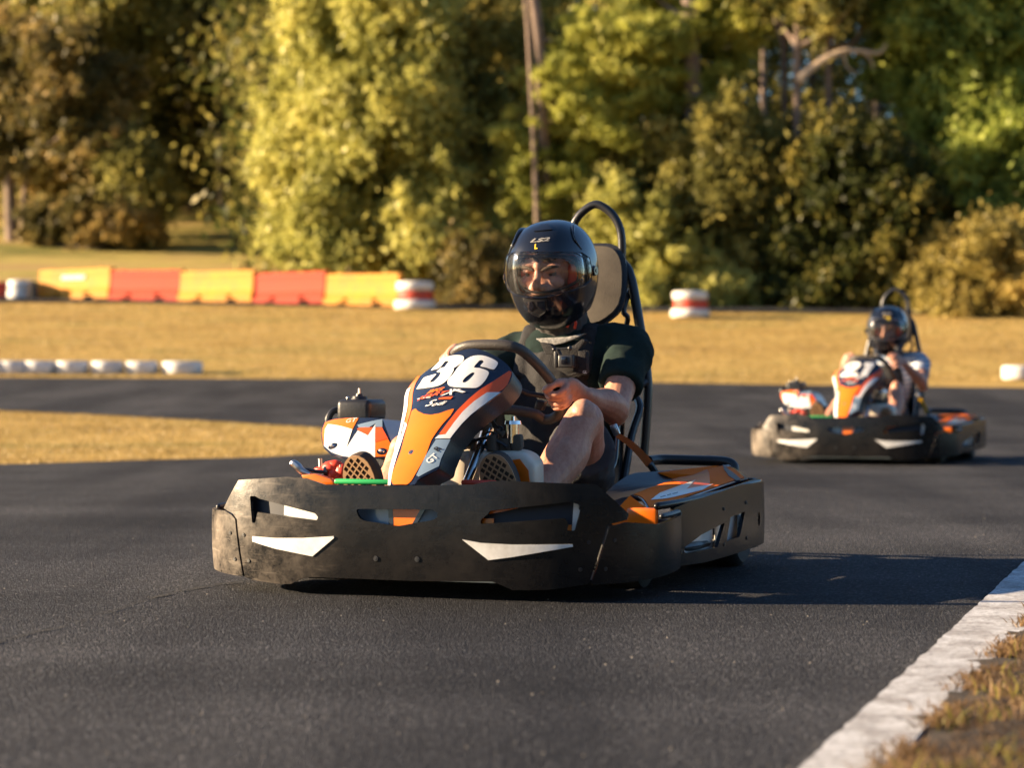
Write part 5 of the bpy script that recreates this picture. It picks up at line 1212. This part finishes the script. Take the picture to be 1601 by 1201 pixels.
tube(bm, [hp + Vector((0, .0, .02)), hp.lerp(nk, .3) + Vector((0, .02, 0)), hp.lerp(nk, .62) + Vector((0, .01, 0)), hp.lerp(nk, .84)], [(.140, .120), (.134, .118), (.138, .124), (.112, .106)], 20, k=4, side=(1, 0, 0))
obj('body_protector', loc2(voxel(bm, .01, 2, .003, 20, 5)), 'vest', p2, 0).data.shade_smooth()

# ------------------------------------------------------------------ barriers and tyres
def make_barrier(L=1.46, Hh=.68, wid=.42, m='barrier_yellow'):
    # cross section: wide foot, step, narrowing wall; two fork-lift openings cut through the foot, moulded ribs
    P = lambda hw, z: (hw, z)
    prof = [(.5, 0), (.5, .20), (.34, .34), (.24, .62), (.22, .96), (.18, 1.0)]
    bm = BM(); xs = [-.5, -.33, -.19, .0, .19, .33, .5]
    front = [(-L / 2, 0), (-L * .30, 0), (-L * .30, .07), (-L * .17, .07), (-L * .17, 0), (L * .17, 0), (L * .17, .07), (L * .30, .07), (L * .30, 0), (L / 2, 0), (L / 2 - .015, Hh), (-L / 2 + .015, Hh)]
    notch = [[(L * c - .05, .10), (L * c + .05, .10), (L * c + .05, .17), (L * c - .05, .17)] for c in (-.2, .2)]
    dep = lambda z: wid * float(np.interp(z / Hh, [p[1] for p in prof], [p[0] for p in prof]))
    rib = lambda z: .012 * (abs((z / Hh * 4.0) % 1 - .5) < .12 and z > .2 * Hh)
    rows = sorted([Hh * p[1] for p in prof[1:-1]] + [Hh * q for q in (.37, .385, .49, .50, .62, .635, .74, .75, .87, .885)])
    for sg in (-1, 1):
        panel(bm, [front] + notch, lambda x, z: Vector((x, sg * (dep(z) + rib(z)), z)), 0, .12, rows, .02, (0, sg, 0))
    for x in (-L / 2 + .008, L / 2 - .008):
        vs = [bm.verts.new((x, -wid * a, Hh * b)) for a, b in prof] + [bm.verts.new((x, wid * a, Hh * b)) for a, b in reversed(prof)]; bm.faces.new(vs)
    vs = [bm.verts.new(v) for v in ((-L / 2 + .01, -dep(Hh), Hh - .002), (L / 2 - .01, -dep(Hh), Hh - .002), (L / 2 - .01, dep(Hh), Hh - .002), (-L / 2 + .01, dep(Hh), Hh - .002))]; bm.faces.new(vs)
    bmesh.ops.recalc_face_normals(bm, faces=bm.faces)
    o = obj('barrier', bm, m, None, 30)
    for x in (-L * .35, L * .35):
        bm = BM(); cyl(bm, Vector((x, 0, Hh - .01)), Vector((x, 0, Hh + .018)), .05, .045, 16); obj('filler_plug', bm, m, o)
    bm = BM(); cyl(bm, Vector((L / 2 - .01, 0, .08)), Vector((L / 2 - .01, 0, Hh + .01)), .045, n=12); obj('joint_post', bm, m, o)
    return o
by = make_barrier(); br = make_barrier(m='barrier_red')
edges_px = [64, 178, 286, 401, 514, 627]; botpx = [464, 468, 470, 473, 475, 477]
pts = []
for i, (x, y) in enumerate(zip(edges_px, botpx)):
    Y = 54.8 - i * .9
    pts.append(Vector(((x - CX) * Y / F, Y, gz(0, Y))))
names = ['leftmost yellow plastic water barrier, with a white sign on its face', 'red plastic water barrier between the signed yellow one and the middle yellow one',
         'middle yellow plastic water barrier, standing between the two red ones', 'red plastic water barrier beside the rightmost yellow one', 'rightmost yellow plastic water barrier, beside the white and red tyre stack']
for i in range(5):
    src = br if i % 2 else by; first = i < 2
    o = src if first else copy_tree(src)
    a, b = pts[i], pts[i + 1]; d = b - a; o.location = (a + b) / 2; o.rotation_euler = (.01 * (i % 3 - 1), .012 * ((i * 2) % 3 - 1), math.atan2(d.y, d.x) + .02 * ((i * 5) % 3 - 1)); o.scale = (d.length / 1.46 * 1.0, 1, 1)
    tag(o, names[i], 'barrier', 'plastic barriers along the upper track')
first_b = by
bm = BM(); slab(bm, [Vector((x, -.122, z)) for x, z in ((-.25, .44), (.22, .44), (.22, .54), (-.25, .54))], (0, .012, 0)); sgn = obj('sign_plate', bm, 'white', by)

def tyre_mesh(rad=.30, h=.19, m='white_rubber', name='tyre'):
    bm = BM(); n = 36; prof = [(.58, .04), (.62, 0), (.85, 0), (.96, .06), (1.0, .2), (1.0, .8), (.96, .94), (.85, 1), (.62, 1), (.58, .96), (.62, .85), (.88, .8), (.88, .2), (.62, .15)]
    rg = [[bm.verts.new((rad * q * cos(2 * pi * j / n) * (1 + (.008 if j % 2 and q == 1 else 0)), rad * q * sin(2 * pi * j / n) * (1 + (.008 if j % 2 and q == 1 else 0)), z * h)) for j in range(n)] for q, z in prof]
    for i in range(len(rg)):
        for j in range(n): bm.faces.new([rg[i][j], rg[i][(j + 1) % n], rg[(i + 1) % len(rg)][(j + 1) % n], rg[(i + 1) % len(rg)][j]])
    return obj(name, bm, m, None, 50)
def tyre_stack(px, py, Y, rad, cols, label, h=.19):
    z0 = gz(0, Y); x = (px - CX) * Y / F
    for i, (m, r_) in enumerate(cols):
        o = tyre_mesh(rad * r_, h, m); o.location = (x + .015 * (i % 2), Y, z0 + i * h); o.rotation_euler = (0, 0, i * 1.1)
        pos_ = ['bottom', 'middle', 'top'][i]; cl = 'red' if 'red' in m else 'white'
        tag(o, f'{cl} tyre, {pos_} of the stack {label}', 'tyre', 'tyres stacked ' + label)
S3 = [('white_rubber', 1.06), ('red_rubber', .94), ('white_rubber', .96)]
tyre_stack(649, 477, 49.3, .40, S3, 'at the right end of the plastic barriers')
tyre_stack(1079, 485, 46.9, .355, S3, 'standing alone in front of the forest', .17)
tyre_stack(32, 462, 54.6, .30, [('white_rubber', 1), ('white_rubber', 1)], 'left of the yellow barrier with a sign', .21)
tyre_stack(2, 462, 54.8, .30, [('red_rubber', 1), ('red_rubber', 1)], 'cut by the left edge of the photo', .19)
bm = BM(); box(bm, Vector((0, 0, .20)), (.16, .16, .42), bevel=.02); o = obj('post', bm, 'beige', None); o.location = (at(53, 462, 54.3).x, 54.3, gz(0, 54.3)); tag(o, 'short grey brown post between the tyres and the first yellow barrier', 'post')
t0 = tyre_mesh(.245, .20)
row = [(-8, 566), (22, 567), (62, 568), (113, 569), (168, 569), (222, 569), (285, 571)]
nm = ['first', 'second', 'third', 'fourth', 'fifth', 'sixth', 'seventh']
for i, (x, y) in enumerate(row):
    o = t0 if i == 0 else copy_tree(t0); Y = 36.4 - .02 * i; hz_ = (574 - (y + 12)) * Y / F + CH
    o.location = ((x - CX) * Y / F, Y, gz(0, Y) - .02); s_ = 1.0 if i < 6 else 1.25; o.scale = (s_, s_, 1); o.rotation_euler = (0, 0, i)
    tag(o, f'white painted tyre lying on the bank edge, {nm[i]} from the left' if i < 6 else 'white painted tyre at the right end of the bank edge row', 'tyre', 'white tyres lying along the track edge')
o = copy_tree(t0); Y = 34.0; o.location = (at(1594, 0, Y).x, Y, gz(0, Y)); o.scale = (1, 1, 1); tag(o, 'white painted tyre lying on the grass, cut by the right edge of the photo', 'tyre')

# ------------------------------------------------------------------ trees
def leaf_object(name, clumps, per, size, mats, seed, parent=None, up=0.25, aspect=.45, flat=1.0):
    """clumps: (centre, radius); leaves scattered near each clump's surface, facing mostly outwards"""
    r = np.random.RandomState(seed); C = np.array([list(c[0]) for c in clumps]); Rr = np.array([c[1] for c in clumps])
    cnt = np.maximum(6, (per * (Rr / Rr.mean()) ** 2).astype(int)); idx = np.repeat(np.arange(len(C)), cnt); n = len(idx)
    d = r.normal(size=(n, 3)); d /= np.linalg.norm(d, axis=1)[:, None]
    rad = Rr[idx] * r.uniform(.1, 1, n) ** .6 * (1 + .28 * r.normal(size=n))
    ax = r.normal(size=C.shape) + np.array([0, 0, .8]); ax /= np.linalg.norm(ax, axis=1)[:, None]; off = d * rad[:, None]
    off = off * .82 + ax[idx] * (off * ax[idx]).sum(1)[:, None] * .85
    stray = r.uniform(size=n) < .10; off[stray] *= r.uniform(1.1, 1.7, stray.sum())[:, None]
    P = C[idx] + off * np.array([1, 1, flat])
    nn = d + r.normal(scale=1.0, size=(n, 3)) + np.array([0, 0, up]); nn /= np.linalg.norm(nn, axis=1)[:, None]
    a = np.cross(nn, r.normal(size=(n, 3))); a /= np.linalg.norm(a, axis=1)[:, None]; b = np.cross(nn, a)
    s = size * r.uniform(.6, 1.35, n)[:, None]; A = a * s; B = b * s * aspect
    V = np.stack([P - A, P + B - A * .1, P + A, P - B - A * .1], 1).reshape(-1, 3)
    me = bpy.data.meshes.new(name); me.vertices.add(n * 4); me.vertices.foreach_set('co', V.astype(np.float32).ravel())
    me.loops.add(n * 4); me.loops.foreach_set('vertex_index', np.arange(n * 4)); me.polygons.add(n); me.polygons.foreach_set('loop_start', np.arange(n) * 4)
    me.update(calc_edges=True); o = bpy.data.objects.new(name, me); COL.objects.link(o); finish(o, mats, 0)
    if parent: o.parent = parent
    return o
def sample_poly(poly, n, rg, mind):
    xs = [p[0] for p in poly]; ys = [p[1] for p in poly]; out = []; tries = 0
    while len(out) < n and tries < n * 60:
        tries += 1; p = (rg.uniform(min(xs), max(xs)), rg.uniform(min(ys), max(ys)))
        if inside(p, poly) and all((p[0] - q[0]) ** 2 + (p[1] - q[1]) ** 2 > mind * mind for q in out): out.append(p)
    return out
def tree(name, poly, Y, depth, rad, n, per, leaf, mleaf, trunks, mbark, label, cat='tree', group=None, seed=1, flat=1.0, branches=10, mind=0, up=.25, aspect=.45, skew=.35):
    """poly: the crown's outline seen from the track, turned into clumps spread through a real depth"""
    rg = random.Random(seed); base = None
    tp_ = []
    for tpts, rb, rt in trunks:
        P = [at(px, py, Y + dy) for px, py, dy in tpts]; P[0].z = gz(P[0].x, P[0].y) - .1; tp_.append((P, rb, rt))
    c0 = tp_[0][0][0] if tp_ else Vector((at(sum(p[0] for p in poly) / len(poly), 0, Y).x, Y, gz(0, Y)))
    root = empty(name, (c0.x, c0.y, gz(0, c0.y))); tag(root, label, cat, group); b = -Vector(root.location)
    cl = []
    if poly:
        ws = [at(px, py, Y) for px, py in poly]; xm = sum(w.x for w in ws) / len(ws); xw = max(w.x for w in ws) - min(w.x for w in ws)
        for px, py in sample_poly(poly, n, rg, mind):
            w = at(px, py, Y); e = 1 - min(1, abs(w.x - xm) / (xw / 2)) ** 2; dy = rg.uniform(-1, 1) * depth * (.35 + .65 * e)
            rr0 = rad * rg.choice((.45, .6, .75, .95, 1.15)); c_ = Vector((w.x, Y + dy, w.z)) + b; c_.y -= (w.x - xm) * skew; cl.append((c_, rr0))
            for _q in range(2):
                v = Vector((rg.gauss(0, 1), rg.gauss(0, 1), rg.gauss(.5, .8))).normalized() * rad * rg.uniform(.9, 1.5); cl.append((c_ + v, rad * rg.uniform(.22, .5)))
        leaf_object('crown', cl, per * .40, leaf * 1.08, mleaf, seed, root, flat=flat, up=up, aspect=aspect)
    if tp_:
        bm = BM()
        for P, rb, rt in tp_:
            tube(bm, [p + b for p in P], [rb * (1 - i / (len(P) - 1)) + rt * i / (len(P) - 1) for i in range(len(P))], 9, k=3)
        if cl:
            for q, r_ in rg.sample(cl, min(branches, len(cl))):
                P = min(tp_, key=lambda t: abs((t[0][0] + b).x - q.x))[0]; z = q.z - rg.uniform(.2, 1.6)
                a = min((p + b for p in smooth_path(P, 4)), key=lambda p: abs(p.z - z) + .2 * abs(p.x - q.x)); m = a.lerp(q, .5) + Vector((rg.uniform(-.2, .2), rg.uniform(-.2, .2), rg.uniform(-.3, .1)))
                tube(bm, [a, m, q], [.06, .04, .015], 6, k=2)
        obj('trunk', bm, mbark, root, 60)
    return root

tree('broad_tree', [(455, -60), (445, 60), (468, 100), (425, 150), (412, 190), (440, 232), (400, 270), (398, 300), (412, 355), (440, 390), (520, 412), (600, 432), (690, 442), (712, 400), (715, 330), (700, 250), (690, 150), (700, 60), (690, -60)], 54.2, 1.7, .52, 230, 430, .085, 'leaf_bright',
     [([(560, 440, 0), (548, 300, .2), (530, 150, .3), (520, -30, .3)], .22, .08), ([(640, 440, .3), (640, 330, .6), (620, 200, .4)], .12, .04), ([(600, 440, .2), (585, 300, -.2), (560, 180, 0)], .1, .03)], 'bark_pale',
     'broad bushy tree with sunlit yellow-green leaves down to the ground behind the barriers', seed=11, mind=14, branches=22, skew=.6)
tree('olive_tree', [(600, -60), (590, 100), (640, 200), (660, 320), (700, 380), (720, 440), (800, 450), (800, 300), (830, 200), (850, 80), (850, -60)], 57.5, 2.2, .62, 150, 330, .085, ['leaf_olive'],
     [([(700, 430, 0), (690, 250, .3), (700, 100, 0), (690, -40, 0)], .16, .06)], 'bark_dark', 'dull olive tree standing between the broad yellow-green tree and the tall pale trunk', seed=12, mind=14)
tree('pine', [(880, 50), (1000, 42), (1060, 60), (1040, 130), (960, 190), (1000, 210), (900, 250), (880, 330), (830, 330), (800, 290), (800, 215), (860, 200), (850, 130)], 52.2, 1.4, .50, 95, 420, .10, 'leaf_gold',
     [([(856, 470, .2), (854, 330, .2), (849, 190, -.6), (842, 60, -.9), (826, -60, -.9)], .13, .11), ([(846, 150, -.8), (826, 50, -.9), (812, -60, -.9)], .06, .04)], 'bark_pale', 'pine with a tall bare pale trunk and golden tufts rising above the racing helmet', seed=13, branches=3, flat=.45, mind=16, up=.6, aspect=.22)
tree('pine', [(940, -60), (1180, -60), (1200, 60), (1150, 110), (1100, 190), (1020, 200), (1000, 120), (960, 60)], 53.2, 1.5, .55, 80, 350, .10, ['leaf_gold'],
     [([(1083, 470, -1.0), (1081, 300, -1.0), (1083, 150, -1.2), (1079, 60, -1.3), (1078, -60, -1.3)], .20, .17)], 'bark_pale', 'pine with the thickest pale pinkish trunk, above the lone tyre stack', seed=14, branches=3, flat=.5, mind=18, up=.6, aspect=.22)
tree('shrub', [(1000, 235), (1050, 190), (1110, 200), (1180, 180), (1220, 240), (1235, 330), (1220, 460), (1150, 478), (1080, 478), (1060, 380), (1010, 330), (995, 270)], 51.6, 1.3, .46, 120, 380, .075, ['leaf_olive'],
     [([(1110, 470, 0), (1105, 380, 0), (1090, 280, 0)], .08, .03)], 'bark_dark', 'tall olive shrub behind the lone tyre stack', 'shrub', seed=15, mind=12)
tree('shrub', [(940, 300), (975, 280), (1000, 330), (1030, 340), (1060, 380), (1110, 400), (1150, 440), (1180, 478), (960, 478), (925, 440)], 51.0, 1.2, .28, 100, 330, .07, 'leaf_bright',
     [([(1020, 470, 0), (1015, 420, 0), (1000, 380, 0)], .05, .02)], 'bark_dark', 'low shrub with yellow leaves beside the headrest of the near kart', 'shrub', seed=16, mind=12)
tree('shrub', [(700, 455), (690, 430), (720, 395), (770, 385), (800, 400), (820, 476), (740, 476), (700, 470)], 51.5, .8, .30, 50, 300, .065, 'leaf_rust',
     [([(750, 470, 0), (752, 440, 0), (755, 410, 0)], .04, .02)], 'bark_dark', 'low rusty and yellow shrub right of the barrier tyre stack', 'shrub', seed=17, mind=10)
tree('shrub', [(770, 340), (840, 330), (880, 380), (880, 476), (800, 476), (770, 420)], 52.5, .9, .36, 50, 330, .07, 'leaf_bright',
     [([(820, 470, 0), (822, 430, 0), (825, 380, 0)], .05, .02)], 'bark_dark', 'yellowish green shrub directly behind the near driver helmet', 'shrub', seed=18, mind=12)
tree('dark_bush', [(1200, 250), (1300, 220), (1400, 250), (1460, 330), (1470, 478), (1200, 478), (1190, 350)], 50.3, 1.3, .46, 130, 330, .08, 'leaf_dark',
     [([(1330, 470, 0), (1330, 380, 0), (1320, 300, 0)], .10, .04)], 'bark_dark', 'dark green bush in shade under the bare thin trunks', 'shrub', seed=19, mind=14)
tree('leafy_tree', [(1390, -60), (1640, -60), (1640, 300), (1560, 330), (1500, 300), (1490, 200), (1440, 180), (1400, 120), (1380, 40)], 51.6, 1.6, .50, 150, 330, .085, 'leaf_green',
     [([(1530, 470, 0), (1525, 300, 0), (1530, 120, 0), (1525, -50, 0)], .17, .10)], 'bark_pale', 'fresh green leafy tree filling the top right corner', seed=20, mind=15)
tree('leafy_tree', [(1455, 330), (1480, 250), (1540, 210), (1640, 190), (1640, 420), (1560, 420), (1500, 380), (1450, 400)], 50.0, 1.1, .42, 80, 330, .08, 'leaf_green',
     [([(1590, 480, 0), (1585, 380, 0), (1575, 270, 0)], .09, .04)], 'bark_dark', 'smaller bright green tree at the right edge above the pale bush', seed=21, mind=14)
tree('shrub', [(1450, 480), (1440, 440), (1480, 390), (1540, 360), (1640, 360), (1640, 486), (1500, 487)], 47.8, 1.1, .34, 90, 330, .065, 'leaf_pale',
     [([(1540, 480, 0), (1545, 440, 0), (1550, 390, 0)], .05, .02)], 'bark_dark', 'pale olive bush at the grass edge behind the number 21 kart', 'shrub', seed=22, mind=11)
# left side, further back and mostly in shade
tree('gum_tree', [(-60, 50), (40, 60), (130, 80), (200, 140), (200, 220), (150, 265), (60, 275), (-60, 250)], 72, 2.0, .62, 140, 330, .12, ['leaf_rust', 'leaf_olive'],
     [([(20, 375, 0), (16, 300, 0), (14, 180, .1), (20, 60, .1)], .22, .10), ([(36, 372, .3), (40, 290, .3), (60, 200, .2)], .12, .05)], 'bark_pale', 'tree with rusty sunlit foliage and a lit pale trunk at the left edge', seed=23, mind=16)
tree('gum_tree', [(-60, -60), (230, -60), (250, 40), (200, 110), (100, 100), (-60, 90)], 76, 2.5, .85, 110, 330, .13, ['leaf_olive'],
     [([(120, 370, 0), (118, 200, 0), (120, -50, 0)], .22, .15)], 'bark_dark', 'dull olive tree filling the top left corner', seed=24, mind=18)
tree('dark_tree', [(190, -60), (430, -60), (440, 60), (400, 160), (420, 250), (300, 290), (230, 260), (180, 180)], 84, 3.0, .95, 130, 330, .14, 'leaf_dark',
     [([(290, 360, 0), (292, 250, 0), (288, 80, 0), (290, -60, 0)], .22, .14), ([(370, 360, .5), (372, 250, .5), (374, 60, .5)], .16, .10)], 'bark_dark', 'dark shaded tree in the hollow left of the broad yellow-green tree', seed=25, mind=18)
tree('shrub', [(40, 335), (110, 315), (170, 325), (240, 345), (250, 372), (120, 376), (40, 372)], 69.5, .9, .32, 60, 330, .09, 'leaf_rust',
     [([(130, 375, 0), (132, 340, 0), (140, 300, 0)], .06, .03)], 'bark_dark', 'brown and golden undergrowth shrub beneath the left edge tree', 'shrub', seed=26, mind=12)
tree('shrub', [(170, 240), (240, 230), (260, 300), (250, 350), (190, 355), (160, 300)], 70, 1.0, .5, 45, 330, .10, 'leaf_olive',
     [([(210, 355, 0), (212, 300, 0), (215, 260, 0)], .06, .03)], 'bark_dark', 'olive shrub left of the dark hollow', 'shrub', seed=27, mind=14)
# slender bare trunks standing among the foliage on the right
for i, (x, y0, y1, Y, w, lab) in enumerate(((1228, 470, -60, 51.0, .085, 'slender dark trunk left of the pair above the dark bush'), (1248, 470, -60, 50.7, .10, 'slender dark trunk that carries the curved dead branch'), (1297, 470, -60, 51.2, .09, 'slender pale trunk right of the dead branch'),
                                            (1195, 470, -60, 60, .09, 'thin trunk just right of the thick pine trunk'), (1372, 470, -60, 60, .08, 'thin shaded trunk above the roll hoop of the number 21 kart'), (300, 352, 60, 82, .16, 'grey trunk standing in the dark hollow at left'),
                                            (403, 352, -60, 78, .15, 'pale grey trunk beside the left flank of the broad tree'), (985, 470, -60, 60, .11, 'thin shaded trunk between the two pines'))):
    d = random.Random(i).uniform(-8, 8)
    cp = [(x - 40, -60), (x + 40, -60), (x + 60, -20), (x + 20, 30), (x - 45, 10)]
    t = tree('slender_tree', cp, Y, .8, .5, 10, 300, .09, 'leaf_olive' if i % 2 else 'leaf_dark', [([(x + d, y0, 0), (x + d * .4, (y0 * 2 + y1) / 3, 0), (x - 2, (y0 + 2 * y1) / 3, 0), (x, y1, 0)], w, w * .7)], 'bark_pale' if i in (1, 2, 3, 6, 7) else 'bark_dark', lab, group='slender trunks among the foliage', seed=40 + i, branches=4)
    if i == 1:
        bm = BM(); b_ = Vector(t.location)
        P = [at(px, py, Y - .3) - b_ for px, py in ((1249, 126), (1262, 112), (1290, 92), (1320, 79), (1350, 80), (1375, 82), (1386, 68))]; tube(bm, P, [.10, .085, .075, .06, .05, .035, .02], 8, k=4)
        for q in (((1318, 82), (1325, 105), (1340, 115)), ((1352, 82), (1362, 95), (1366, 108))): tube(bm, [at(px, py, Y - .3) - b_ for px, py in q], [.03, .022, .012], 6, k=3)
        obj('dead_branch', bm, 'bare_wood', t)
# the wood behind: one unbroken mass of trees, with its trunks
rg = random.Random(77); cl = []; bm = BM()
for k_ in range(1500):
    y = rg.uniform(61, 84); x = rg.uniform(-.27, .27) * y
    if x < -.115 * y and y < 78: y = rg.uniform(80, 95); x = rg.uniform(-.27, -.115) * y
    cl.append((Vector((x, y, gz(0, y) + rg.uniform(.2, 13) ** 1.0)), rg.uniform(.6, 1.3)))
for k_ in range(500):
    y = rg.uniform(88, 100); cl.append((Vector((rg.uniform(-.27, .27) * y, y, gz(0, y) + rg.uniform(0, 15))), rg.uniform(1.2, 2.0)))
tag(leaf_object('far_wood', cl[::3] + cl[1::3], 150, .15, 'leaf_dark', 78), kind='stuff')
tag(leaf_object('far_wood_sunlit', cl[2::3], 130, .14, 'leaf_olive', 79), kind='stuff')  # sunlit only through paler leaf colour, on scattered clumps
for k_ in range(70):
    y = rg.uniform(62, 86); x = rg.uniform(-.25, .25) * y
    if -.17 * y < x < -.09 * y and y < 76: continue
    z = gz(0, y); tube(bm, [(x, y, z - .2), (x + rg.uniform(-.3, .3), y, z + 6), (x + rg.uniform(-.5, .5), y, z + 15)], [rg.uniform(.09, .2), .12, .05], 7)
tag(obj('far_wood_trunks', bm, 'bark_dark', None, 60), kind='stuff')
# unseen wood added behind the camera to darken that side of the sky
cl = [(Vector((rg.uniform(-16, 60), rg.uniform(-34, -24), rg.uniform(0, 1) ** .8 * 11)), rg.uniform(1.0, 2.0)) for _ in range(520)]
tag(leaf_object('added_wood', cl, 120, .32, 'leaf_dark', 80), kind='stuff')
# low growth and leaf litter at the forest's foot
pf = []
for _ in range(30000):
    y = rg.uniform(51.5, 74); x = rg.uniform(-.23, .23) * y
    if noise.noise(Vector((x * .6, y * .6, 5))) > -.1 and x > -.10 * y: pf.append((x, y, gz(x, y) - .02))
tag(blades('undergrowth', [p for p in pf if p[1] > np.interp(p[0], [q[0] for q in up], [q[1] for q in up]) + .3], 'blade_brown', .08, .30, .02, 9, .8), kind='stuff')
